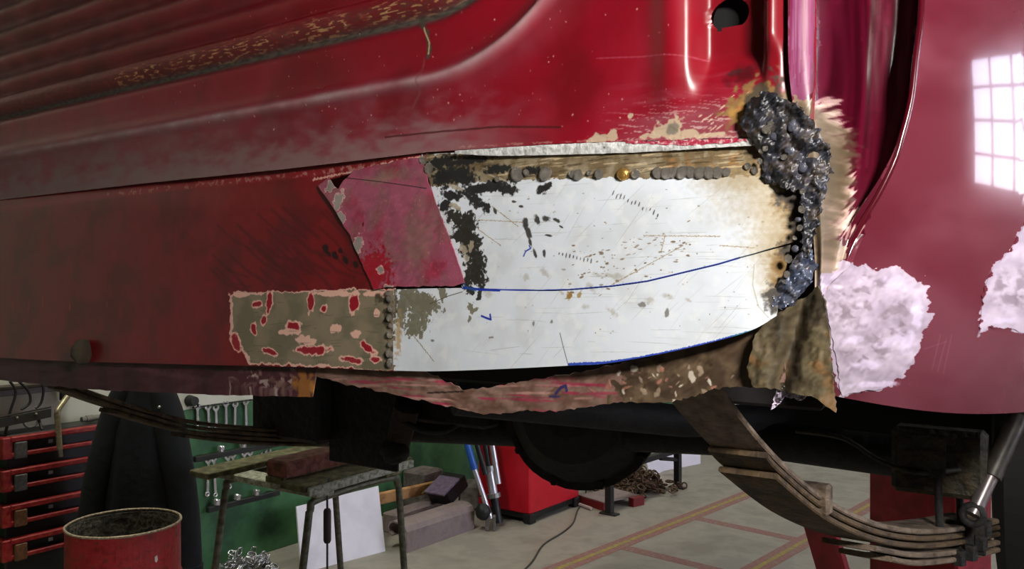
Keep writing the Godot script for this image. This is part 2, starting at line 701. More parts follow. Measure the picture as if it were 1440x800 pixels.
func burn(px: float, py: float) -> Vector3:              # the heavy lumpy weld in the corner
	var n := 0.006 + 0.009 * nz.get_noise_2d(px * 1.3, py * 1.3) + 0.004 * nz.get_noise_2d(px * 0.5 + 90.0, py * 0.5)
	n += 0.010 * sq(218.0, 185.0, py) - 0.008 * sq(1120.0, 1170.0, px)
	return on(px, py, n)

func flange(px: float, py: float) -> Vector3:            # the old inner skin below the plates
	var n := -0.013 + 0.0025 * nz.get_noise_2d(px * 1.3, py * 5.0) + 0.0012 * fine.get_noise_2d(px * 2.0, py * 2.0)
	n += 0.004 * sq(960.0, 1110.0, px) + 0.008 * sq(660.0, 570.0, px)
	return on(px, py, n)

func rusty(px: float, py: float) -> Vector3:
	var n := 0.004 + 0.005 * nz.get_noise_2d(px * 1.2, py * 0.8) + 0.0004 * fine.get_noise_2d(px * 1.0, py * 1.0) - 0.016 * gs(px - (py - 430.0) * -0.25, 1128.0, 9.0)
	return on(px, py, n)

# ---------------------------------------------------------------- the paint on them
func paint_upper() -> Canvas:
	var cv := canvas(-1.75, 0.31, 0.12, 0.62, 950, c8(134, 12, 30), 0.33)
	cv.mottle(c8(150, 34, 50), 0.45, 0.35, -0.1, 0.5, 0.4)
	cv.mottle(c8(96, 10, 18), 0.5, 0.22, 0.0, 0.5)
	# dull road film, thickest at the far end and in ribs, plus painted shading
	for y in cv.h:
		var v := cv.rect.end.y - y / cv.k
		for x in cv.w:
			var s := cv.rect.position.x + x / cv.k
			var q := rib_at(s, v)
			var far := sq(0.0, -1.1, s)
			var a := 0.62 * far * sq(0.10, 0.13, q) * (0.7 + 0.5 * nz.get_noise_2d(x * 0.5, y * 1.5))
			a = maxf(a, 0.72 * gs(q, 0.103, 0.012) * sq(0.35, -0.3, s) * (0.75 + 0.5 * fine.get_noise_2d(x * 0.7, y * 2.5)))
			if a > 0.02:
				var ph := 0.5 - 0.5 * cos((q - 0.125) / 0.049 * TAU) if q > 0.125 else 0.6  # crests lighter, valleys darker: rib shading put into the film colour
				cv.dot(x, y, c8(44, 18, 12).lerp(c8(112, 84, 60), ph), clampf(a, 0, 1), 0.8, 0.0)
			var crest := gs(q, 0.001, 0.006) * sq(0.25, -0.1, s) * (0.75 + 0.4 * nz.get_noise_2d(x * 0.6, y * 0.6))
			if crest > 0.02:
				cv.dot(x, y, c8(196, 178, 178), clampf(crest * 0.95, 0, 1), 0.75, 0.0)  # pale crest dust, with the ridge highlight put into its colour
			var rim := gs(q, -0.012, 0.02) * 0.3 + gs(q, 0.03, 0.03) * 0.25 * far
			if rim > 0.02:
				cv.dot(x, y, c8(120, 92, 92), rim * (0.7 + 0.6 * nz.get_noise_2d(x * 0.8, y * 0.8)), 0.7, 0.0)
			var groove := gs(q, 0.085, 0.0055)
			if groove > 0.05:
				cv.dot(x, y, c8(78, 78, 66).lerp(c8(50, 48, 40), clampf(fine.get_noise_2d(x * 0.8, y * 3.0) * 1.5 + 0.3, 0, 1)), groove * 0.95, 0.9, -0.1)
			var up := v - seam_at(s)
			var film := sq(0.085, 0.0, up + 0.035 * nz.get_noise_2d(x * 0.9, y * 2.0)) * sq(0.02, -0.22, s) * 0.8
			if film > 0.02:
				cv.dot(x, y, c8(138, 122, 118), clampf(film, 0, 1), 0.85, 0.0)
			var old := 0.75 * sq(-0.25, -1.0, s) * sq(0.02, -0.02, q) * (0.75 + 0.5 * nz.get_noise_2d(x * 0.5, y * 1.2))
			if old > 0.02:
				cv.dot(x, y, c8(132, 114, 110), clampf(old, 0, 1), 0.85, 0.0)
			# tan flakes above the groove
			if q > 0.088 and q < 0.125 and s > -0.95 and s < -0.1:
				var t := sq(0.16, 0.34, fine.get_noise_2d(x * 0.55, q * 3800.0)) * gs(q, 0.104, 0.011) * sq(-0.35, 0.15, nz.get_noise_2d(x * 0.5, 40.0) + 0.2)
				if t > 0.05:
					cv.dot(x, y, c8(196, 164, 104), t * 0.85, 0.9, 0.1)
			# dry pink haze beside the pillar
			var hz := sq(0.02, 0.12, s) * sq(0.23, 0.15, v + 0.05 * nz.get_noise_2d(x * 0.3, y * 2.4)) * 0.55
			if hz > 0.02 and s < 0.30:
				cv.dot(x, y, c8(150, 104, 110), hz, 0.6, 0.0)
			# grinding marks leave fine bright lines
			if s > 0.03 and s < 0.21 and v < 0.215:
				var g := sq(0.26, 0.38, fine.get_noise_2d(x * 0.35 + y * 0.5, y * 5.0 - x * 0.9)) * sq(0.02, 0.1, s) * sq(0.215, 0.17, v)
				if g > 0.05:
					cv.dot(x, y, c8(206, 188, 176), g * 0.65, 0.45, -0.1)
	# the dark drip under the rib's end, with a pale run
	cv.line(tx(cv, [585, 26, 598, 44, 600, 70, 597, 78], pl), 9, c8(66, 58, 46), 0.9, 0.5, 0.9, 0.0, 3.0)
	cv.line(tx(cv, [594, 38, 600, 58, 598, 74], pl), 3, c8(190, 166, 120), 0.9, 0.4, 0.9)
	cv.line(tx(cv, [592, 82, 592, 130, 580, 150], pl), 6, c8(120, 80, 70), 0.4, 0.8, 0.9)
	cv.line(tx(cv, [540, 192, 620, 184, 700, 178, 790, 179], pl), 3, c8(70, 22, 24), 0.8, 0.5)
	cv.line(tx(cv, [840, 82, 930, 80, 990, 82], pl), 2, c8(170, 90, 104), 0.5, 0.5)
	rng.seed = 5
	for i in 130:
		var x := rng.randf_range(140, 960)
		bl(cv, pl, x, rng.randf_range(4, 190), rng.randf_range(0.7, 2.2), rng.randf_range(0.7, 1.8), rng.randf_range(0, 180), c8(205, 180, 160), 0.8, 0.5, 0.5, 0.8)
	# paint broken away along the seam and a chip on the panel
	for q in [[850, 193, 24, 9], [838, 196, 18, 7], [945, 182, 22, 14], [925, 188, 26, 7], [962, 190, 20, 8], [888, 162, 5, 4], [1000, 190, 22, 4]]:
		bl(cv, pl, q[0], q[1], q[2], q[3], rng.randf_range(-10, 10), c8(186, 164, 138), 0.95, 0.15, 0.8, 0.55, -0.25)
	bl(cv, pl, 948, 181, 12, 9, 0, c8(120, 112, 98), 0.9, 0.3, 0.4, 0.5)
	for i in 26:
		var x := rng.randf_range(985, 1060)
		bl(cv, pl, x, 190 - (x - 985) * 0.6 + rng.randf_range(-30, 8), rng.randf_range(2, 9), 1.2, -32, c8(206, 186, 160), 0.85, 0.4, 0.5, 0.6)
	# heat from the weld
	bl(cv, pl, 1070, 150, 52, 44, 0, c8(126, 96, 52), 0.95, 0.35, 0.8, 0.7)
	bl(cv, pl, 1052, 162, 30, 22, 0, c8(176, 132, 62), 0.7, 0.5, 0.6, 0.7)
	bl(cv, pl, 1080, 140, 34, 36, 0, c8(62, 52, 38), 0.9, 0.4, 0.9, 0.8)
	bl(cv, pl, 1122, 158, 30, 44, 0, c8(112, 92, 66), 0.95, 0.4, 0.6, 0.6)
	bl(cv, pl, 1040, 105, 34, 22, 0, c8(46, 14, 16), 0.6, 0.8, 0.6)
	bl(cv, pl, 1030, 98, 16, 8, 0, c8(40, 30, 26), 0.6, 0.6, 0.6)
	bl(cv, pl, 1070, 30, 8, 24, 0, c8(170, 120, 120), 0.5, 0.5, 0.9, 0.4)
	cv.line(tx(cv, [-300, 316, 0, 282, 200, 259, 400, 239, 620, 213], pl), 4, c8(170, 150, 128), 0.7, 0.5, 0.8, 0.0, 2.0, -0.05, 0.8)
	cv.line(tx(cv, [640, 207, 800, 199, 1000, 192, 1075, 190], pl), 3, c8(190, 160, 140), 0.5, 0.5, 0.6, 0.0, 2.0, 0.0, 0.8)
	return cv

func paint_sill() -> Canvas:
	var cv := canvas(-1.75, -0.20, -0.14, 0.21, 1100, c8(118, 8, 20), 0.32)
	cv.mottle(c8(84, 10, 14), 0.6, 0.3, -0.1, 0.4)
	cv.mottle(c8(140, 30, 42), 0.35, 0.8, 0.0, 0.5, 0.45)
	# diagonal wrinkles and a sooty smear on the old paint
	rng.seed = 9
	for i in 26:
		var x := rng.randf_range(290, 470)
		var y := rng.randf_range(290, 380)
		cv.line(tx(cv, [x, y, x + 24, y + 22, x + 50, y + 26 + rng.randf_range(0, 30)], fold), rng.randf_range(4, 14), c8(66, 4, 12), 0.45, 0.8, 0.3, -0.1)
	for q in [[458, 348, 9, 7], [470, 358, 12, 6], [486, 366, 14, 5], [478, 352, 6, 4], [500, 372, 9, 5], [462, 356, 8, 3]]:
		bl(cv, fold, q[0], q[1], q[2], q[3], 38, c8(24, 8, 8), 0.9, 0.5, 0.6, 0.6)
	# paint edge under the seam
	cv.line(tx(cv, [-300, 326, 0, 294, 200, 268, 400, 246, 600, 222], fold), 22, c8(150, 26, 36), 0.55, 0.8, 0.3)
	cv.line(tx(cv, [150, 274, 300, 257, 450, 242, 540, 230], fold), 9, c8(172, 140, 124), 0.75, 0.4, 0.7, 0.0, 6.0, 0.1, 0.9)
	cv.line(tx(cv, [440, 252, 500, 240, 545, 229, 590, 220], fold), 4, c8(226, 190, 170), 0.85, 0.4, 0.6, 0.05, 3.0)
	for q in [[40, 430, 3, 12], [60, 424, 3, 14], [98, 430, 3, 9], [18, 430, 2, 10], [150, 428, 2, 9]]:
		bl(cv, fold, q[0], q[1], q[2], q[3], 0, c8(176, 120, 96), 0.6, 0.6, 0.6, 0.8)
	# the sanded patch on the lower strip
	var rim := [322, 414, 360, 411, 400, 409, 470, 406, 556, 404, 556, 522, 470, 516, 400, 514, 350, 512, 344, 496, 330, 484, 322, 468, 324, 440]
	var inside := [325, 416, 362, 413, 402, 411, 470, 408, 556, 406, 556, 522, 470, 513, 400, 511, 353, 509, 347, 493, 333, 480, 326, 465, 328, 440]
	cv.area(tx(cv, rim, fold), c8(222, 176, 160), 1.0, 0.5, 0.05, 5.0)
	cv.area(tx(cv, inside, fold), c8(112, 104, 84), 1.0, 0.5, -0.12, 5.0, -2.0, 1.0, c8(136, 122, 100), 0.7)
	for q in [[338, 413, 22, 3, 0], [378, 424, 6, 15, 8], [437, 424, 7, 15, 5], [498, 425, 9, 17, 0], [417, 455, 11, 3, 5], [412, 460, 14, 8, 10], [440, 492, 36, 6, -3], [430, 478, 20, 5, 5], [405, 466, 16, 3, -3], [470, 412, 40, 3, 0], [530, 413, 24, 3, 0], [356, 462, 6, 10, -20], [332, 480, 8, 16, -40], [500, 470, 8, 5, 0], [516, 488, 18, 5, 25], [495, 506, 24, 4, 4], [362, 427, 12, 4, -8], [472, 462, 10, 5, 0], [371, 450, 6, 6, 40], [455, 433, 6, 5, 0], [530, 440, 5, 4, 0], [527, 505, 14, 4, 0], [380, 494, 20, 4, 10]]:
		var pale: bool = rng.randf() < 0.45 and q[3] < 9
		bl(cv, fold, q[0], q[1], q[2] * 1.1 + 1.3, q[3] * 1.1 + 1.3, q[4], c8(226, 178, 160), 1.0, 0.12, 0.5, 0.5, 0.06)
		if not pale:
			bl(cv, fold, q[0], q[1], q[2] * 0.92, q[3] * 0.92, q[4], c8(150, 14, 36), 1.0, 0.2, 0.5, 0.35, 0.08)
	for i in 40:
		bl(cv, fold, rng.randf_range(335, 545), rng.randf_range(420, 508), rng.randf_range(5, 22), 0.7, rng.randf_range(-8, 4), c8(72, 66, 52), 0.45, 0.5, 0.3, 0.5)
	for i in 60:
		bl(cv, fold, 350 + i * 3.2, 505 + sin(i * 0.3) * 2, 1.1, 3.5, 24, c8(160, 146, 124), 0.5, 0.5, 0.2, 0.4)
	for q in [[540, 420, 16, 10], [545, 445, 12, 16], [545, 500, 12, 14], [548, 470, 8, 8]]:
		bl(cv, fold, q[0], q[1], q[2], q[3], 0, c8(58, 50, 36), 0.85, 0.5, 0.9, 0.7)
	for i in 30:
		bl(cv, fold, rng.randf_range(40, 320), rng.randf_range(290, 500), rng.randf_range(0.5, 1.6), rng.randf_range(0.5, 1.3), 0, c8(150, 110, 96), 0.6, 0.5, 0.3)
	return cv

func paint_old_piece() -> Canvas:
	var cv := canvas(-0.46, -0.12, -0.02, 0.20, 1900, c8(150, 74, 96), 0.5)
	cv.mottle(c8(150, 20, 44), 0.55, 0.3, 0.1, 0.6, 0.4)
	cv.mottle(c8(116, 84, 78), 0.5, 0.5, -0.1, 0.4, 0.85, 0.03)
	cv.mottle(c8(186, 120, 112), 0.35, 5.0, 0.2, 0.5, 0.9)
	bl(cv, fold, 530, 380, 34, 34, 0, c8(156, 14, 34), 0.9, 0.3, 0.8, 0.3)
	bl(cv, fold, 590, 340, 42, 56, 20, c8(128, 96, 84), 0.6, 0.7, 0.6, 0.9, 0.04)
	bl(cv, fold, 545, 248, 60, 10, -6, c8(136, 104, 92), 0.7, 0.6, 0.6, 0.85)
	cv.line(tx(cv, [488, 250, 540, 256, 602, 265], fold), 2.2, c8(26, 18, 20), 0.95, 0.4, 0.6, -0.2)
	for q in [[482, 306, 10, 8, 30], [506, 343, 8, 12, 30], [537, 380, 6, 5, 30], [480, 282, 8, 14, 10], [548, 404, 10, 3, 0], [470, 262, 8, 10, 30]]:
		bl(cv, fold, q[0], q[1], q[2] + 2, q[3] + 2, q[4], c8(214, 176, 164), 0.9, 0.2, 0.6, 0.6)
		bl(cv, fold, q[0], q[1], q[2], q[3], q[4], c8(138, 128, 122), 1.0, 0.2, 0.6, 0.6, -0.06)
	rng.seed = 21
	for i in 60:
		bl(cv, fold, rng.randf_range(480, 640), rng.randf_range(255, 400), rng.randf_range(0.5, 1.6), rng.randf_range(0.5, 1.6), 0, c8(206, 130, 120), 0.7, 0.5, 0.3, 0.9)
	bl(cv, fold, 513, 315, 2, 4, 0, c8(90, 6, 12), 1.0, 0.3, 0.3)
	return cv

func paint_plates() -> Canvas:
	var cv := canvas(-0.33, 0.31, -0.13, 0.19, 2100, c8(214, 219, 227), 0.3)
	cv.mottle(c8(194, 197, 200), 0.45, 0.3, -0.1, 0.5, 0.42)
	cv.mottle(c8(226, 228, 230), 0.5, 0.9, 0.0, 0.5)
	rng.seed = 33
	# rolling marks and scratches
	for i in 150:
		var x := rng.randf_range(660, 1080)
		var y := rng.randf_range(255, 500)
		bl(cv, fold, x, y, rng.randf_range(8, 46), 0.5, rng.randf_range(-4, 3) if rng.randf() < 0.7 else rng.randf_range(-60, -35), c8(156, 156, 152), rng.randf_range(0.2, 0.5), 0.4, 0.1, 0.3)
	# scorched and rusty band under the seam
	cv.area(tx(cv, [596, 216, 700, 216, 800, 213, 900, 211, 1000, 207, 1090, 200, 1090, 248, 1000, 249, 900, 250, 800, 251, 700, 254, 600, 262], fold), c8(138, 124, 98), 0.95, 0.55, 0.0, 8.0, -2.0, 1.0, c8(104, 86, 58), 0.8)
	cv.area(tx(cv, [930, 210, 1090, 202, 1090, 246, 930, 246], fold), c8(96, 78, 50), 0.7, 0.6, 0.0, 12.0, 0.0, 0.5, c8(142, 96, 50), 1.0)
	for i in 120:
		bl(cv, fold, rng.randf_range(600, 1080), rng.randf_range(212, 250), rng.randf_range(6, 30), rng.randf_range(0.6, 2.0), rng.randf_range(-6, 2), c8(70, 56, 38) if rng.randf() < 0.6 else c8(206, 184, 150), rng.randf_range(0.4, 0.8), 0.4, 0.5, 0.5, -0.05)
	# black soot at the joint with the old piece
	for q in [[620, 228, 40, 10, -4], [660, 225, 50, 7, -2], [700, 238, 34, 7, 0], [622, 252, 26, 14, 10], [640, 244, 40, 12, 0], [690, 262, 42, 9, -3], [712, 266, 24, 9, 5], [662, 268, 44, 8, -4], [668, 282, 22, 9, 30], [684, 292, 8, 10, -30], [635, 275, 24, 8, 10], [625, 290, 14, 10, 0], [762, 266, 12, 8, -10], [770, 262, 9, 7, 0], [745, 240, 30, 6, 0], [655, 252, 26, 9, 0]]:
		bl(cv, fold, q[0], q[1], q[2], q[3], q[4], c8(26, 26, 26), 0.95, 0.4, 0.6, 0.65)
	for q in [[640, 305, 22, 12], [656, 318, 20, 16], [650, 330, 22, 14], [664, 340, 20, 14], [660, 352, 20, 14], [672, 366, 16, 14], [666, 380, 20, 14], [672, 392, 18, 12], [660, 306, 10, 10], [662, 408, 8, 8], [674, 414, 5, 10], [656, 396, 10, 10]]:
		bl(cv, fold, q[0], q[1], q[2], q[3], 15, c8(34, 31, 26), 0.95, 0.3, 0.7, 0.7)
	for q in [[652, 350, 8, 8], [662, 346, 6, 8], [640, 290, 14, 4], [656, 362, 5, 6], [700, 250, 20, 2], [640, 263, 20, 3]]:
		bl(cv, fold, q[0], q[1], q[2], q[3], 20, c8(170, 158, 136), 0.85, 0.3, 0.6, 0.5)
	# flicks of soot across the upper plate
	for q in [[742, 325, 5, 14, -24], [738, 312, 7, 8, -20], [755, 309, 5, 9, -25], [768, 307, 9, 5, 20], [782, 309, 8, 3, 25], [765, 357, 3, 7, -5], [732, 290, 5, 2, 10], [722, 283, 5, 2, 10], [772, 331, 8, 2, 10], [696, 296, 3, 6, -30], [752, 355, 3, 8, -20], [788, 318, 5, 1.5, 30], [745, 340, 3, 9, -22]]:
		bl(cv, fold, q[0], q[1], q[2], q[3], q[4], c8(52, 50, 48), 0.9, 0.45, 0.4, 0.5)
	for i in 13:                                         # a row of short dark strokes
		var x := 862.0 + i * 5.2
		bl(cv, fold, x, 271 + i * 2.5 + sin(i * 1.7) * 2, 1.1, rng.randf_range(2.5, 5), 20, c8(60, 58, 60), 0.85 if i != 9 else 0.2, 0.4, 0.4, 0.5)
	for i in 10:
		bl(cv, fold, 786 + i * 5.0, 356 + i * 1.2, 1.2, rng.randf_range(2, 5), 10, c8(70, 68, 66), 0.85, 0.4, 0.4)
	for i in 110:                                        # pitting
		var x := rng.randf_range(790, 970)
		bl(cv, fold, x, 402 - (x - 790) * 0.22 + rng.randfn(-14, 20), rng.randf_range(0.8, 4.5), rng.randf_range(0.6, 1.6), rng.randf_range(-25, 10), c8(110, 92, 70), rng.randf_range(0.4, 0.9), 0.4, 0.5, 0.6)
	for i in 90:
		bl(cv, fold, rng.randf_range(680, 1080), rng.randf_range(262, 470), rng.randf_range(0.6, 2.4), rng.randf_range(0.6, 1.6), 0, c8(124, 110, 92), rng.randf_range(0.3, 0.8), 0.5, 0.5, 0.6)
	for i in 14:
		bl(cv, fold, rng.randf_range(680, 1000), rng.randf_range(380, 440), rng.randf_range(6, 16), rng.randf_range(3, 7), rng.randf_range(0, 40), c8(150, 140, 124), 0.4, 0.8, 0.6)
	bl(cv, fold, 800, 416, 5, 7, 0, c8(146, 110, 56), 0.95, 0.3, 0.6, 0.6)
	bl(cv, fold, 815, 415, 4, 5, 0, c8(160, 134, 84), 0.9, 0.3, 0.6, 0.6)
	for q in [[672, 309, 735, 312], [692, 290, 728, 318], [672, 322, 704, 345], [905, 331, 1012, 332], [935, 330, 930, 352], [1012, 345, 1060, 348], [860, 400, 960, 345]]:
		cv.line(tx(cv, q, fold), 2.6, c8(134, 106, 64), 0.7, 0.6, 0.6, 0.0, 2.0)
	# heat colours beside the weld, in rings
	for q in [[1110, 285, 150, 62, 0.55], [1120, 300, 80, 95, 0.65], [1110, 345, 90, 46, 0.6], [1100, 380, 60, 72, 0.6], [1050, 250, 110, 34, 0.7]]:
		bl(cv, fold, q[0], q[1], q[2], q[3], 0, c8(150, 130, 96), q[4], 0.95, 0.2, 0.5)
	for q in [[1125, 280, 46, 40, 0.85], [1108, 370, 34, 40, 0.85], [1104, 392, 30, 52, 0.8], [1128, 330, 30, 66, 0.8]]:
		bl(cv, fold, q[0], q[1], q[2], q[3], 0, c8(112, 80, 34), q[4], 0.8, 0.4, 0.5)
	for q in [[1118, 276, 34, 22], [1112, 352, 22, 20], [1088, 420, 18, 26], [1122, 310, 16, 46]]:
		bl(cv, fold, q[0], q[1], q[2], q[3], 0, c8(40, 34, 28), 0.85, 0.6, 0.5, 0.6)
	cv.line(tx(cv, [1060, 372, 1058, 400, 1066, 430, 1080, 446], fold), 3, c8(150, 140, 116), 0.6, 0.7)
	# pen lines
	var ink := c8(26, 46, 158)
	cv.line(tx(cv, [650, 405, 700, 407, 760, 408, 800, 407, 860, 402, 910, 395, 960, 383, 1010, 371, 1040, 362], fold), 4.2, ink, 0.95, 0.3, 0.3)
	cv.line(tx(cv, [1036, 363, 1060, 357, 1088, 348], fold), 3.4, c8(70, 92, 92), 0.8, 0.4, 0.3)
	cv.line(tx(cv, [652, 404, 676, 407, 702, 408], fold), 7, ink, 0.95, 0.3, 0.3)
	cv.line(tx(cv, [800, 512, 850, 510, 900, 503, 960, 491, 1010, 479, 1050, 468], fold), 8, c8(40, 66, 170), 0.95, 0.3, 0.3, 0.0, 2.0)
	cv.line(tx(cv, [1030, 474, 1060, 465, 1080, 458], fold), 8, c8(60, 130, 150), 0.9, 0.3, 0.3)
	cv.line(tx(cv, [736, 360, 739, 353, 746, 349, 744, 345], fold), 4, ink, 0.9, 0.3)
	cv.line(tx(cv, [677, 444, 684, 447, 690, 449, 689, 442], fold), 6, ink, 0.95, 0.3)
	cv.line(tx(cv, [647, 386, 651, 396, 656, 404, 668, 408], fold), 8, c8(40, 82, 128), 0.8, 0.5, 0.4, 0.0, 4.0)
	cv.line(tx(cv, [550, 484, 551, 500], fold), 4, ink, 0.8, 0.4)
	# grinder smear at the lower plate's left end, and pencil lines
	for q in [[585, 418, 36, 10, 20], [590, 435, 24, 20, 0], [585, 455, 22, 16, 0], [600, 428, 20, 12, 10], [570, 425, 16, 14, 0], [578, 465, 12, 9, 0], [606, 424, 26, 6, 24], [622, 412, 7, 12, -15], [660, 430, 6, 7, 0], [666, 436, 9, 4, -30], [660, 448, 3, 5, 20], [592, 470, 4, 8, -20], [564, 440, 10, 22, 0]]:
		bl(cv, fold, q[0], q[1], q[2], q[3], q[4], c8(112, 108, 90), 0.9, 0.2, 0.8, 0.6)
	bl(cv, fold, 560, 470, 8, 40, 0, c8(176, 140, 92), 0.7, 0.7, 0.7)
	bl(cv, fold, 555, 430, 6, 26, 0, c8(66, 54, 36), 0.8, 0.5, 0.7)
	cv.line(tx(cv, [578, 468, 596, 490, 610, 508], fold), 3, c8(120, 106, 80), 0.7, 0.5, 0.5, 0.0, 3.0)
	cv.line(tx(cv, [604, 427, 630, 416, 650, 410], fold), 2.4, c8(70, 60, 46), 0.9, 0.4)
	cv.line(tx(cv, [787, 468, 793, 492, 799, 514], fold), 2.6, c8(96, 90, 84), 0.8, 0.4, 0.5, -0.25)
	cv.line(tx(cv, [690, 492, 730, 487], fold), 1.5, c8(160, 160, 160), 0.7, 0.4)
	for q in [[690, 474, 5, 2], [608, 479, 4, 2], [750, 455, 2, 4], [775, 452, 3, 3], [938, 440, 4, 7], [902, 428, 8, 4]]:
		bl(cv, fold, q[0], q[1], q[2], q[3], 0, c8(96, 92, 86), 0.7, 0.5, 0.6)
	return cv

func paint_flange() -> Canvas:
	var cv := canvas(-1.75, 0.31, -0.16, -0.005, 980, c8(76, 34, 44), 0.55)
	cv.mottle(c8(52, 22, 30), 0.6, 0.5, -0.1, 0.4)
	cv.area(tx(cv, [440, 515, 1110, 430, 1110, 600, 440, 600], flange), c8(128, 100, 88), 1.0, 0.65, 0.0, 10.0, -2.0, 1.0, c8(104, 74, 62), 1.4)
	rng.seed = 44
	for i in 60:
		var x := rng.randf_range(460, 880)
		bl(cv, flange, x, rng.randf_range(526, 578), rng.randf_range(14, 70), rng.randf_range(0.8, 3.5), rng.randf_range(-7, 2), c8(150, 46, 70) if rng.randf() < 0.55 else c8(176, 132, 122), rng.randf_range(0.5, 0.9), 0.5, 0.4, 0.5)
	cv.area(tx(cv, [880, 490, 1110, 425, 1110, 600, 860, 600], flange), c8(96, 78, 56), 0.95, 0.7, 0.0, 34.0, -2.0, 1.0, c8(62, 46, 30), 1.6)
	bl(cv, flange, 1035, 485, 70, 26, -15, c8(74, 54, 34), 0.8, 0.7, 0.7, 0.8)
	for i in 44:
		bl(cv, flange, rng.randfn(935, 46), rng.randfn(535, 18), rng.randf_range(2, 8), rng.randf_range(1.5, 6), rng.randf_range(0, 180), [c8(206, 196, 182), c8(150, 132, 112), c8(160, 108, 92), c8(70, 56, 42)][rng.randi() % 4], 0.9, 0.35, 1.2, 0.35, 0.1)
	# the left end: dusty maroon, then beaten bare metal and orange rust
	bl(cv, flange, 220, 522, 160, 7, 2, c8(120, 76, 88), 0.5, 0.8, 0.5, 0.7)
	for i in 60:
		bl(cv, flange, rng.randf_range(318, 420), rng.randf_range(518, 552), rng.randf_range(3, 12), rng.randf_range(2, 6), rng.randf_range(-30, 30), [c8(116, 82, 80), c8(134, 106, 98), c8(92, 58, 60), c8(190, 176, 168)][rng.randi() % 4], 0.75, 0.5, 1.2, 0.4, 0.08)
	bl(cv, flange, 426, 538, 24, 22, 0, c8(150, 96, 40), 0.95, 0.4, 0.6, 0.8)
	bl(cv, flange, 440, 545, 10, 14, 0, c8(186, 126, 60), 0.7, 0.6, 0.6, 0.8)
	cv.line(tx(cv, [780, 552, 788, 543, 794, 541, 796, 548], flange), 4, c8(40, 34, 90), 0.9, 0.3)
	cv.line(tx(cv, [772, 556, 785, 556], flange), 3, c8(40, 34, 90), 0.8, 0.3)
	cv.line(tx(cv, [600, 551, 650, 549], flange), 2, c8(30, 20, 20), 0.9, 0.3)
	return cv

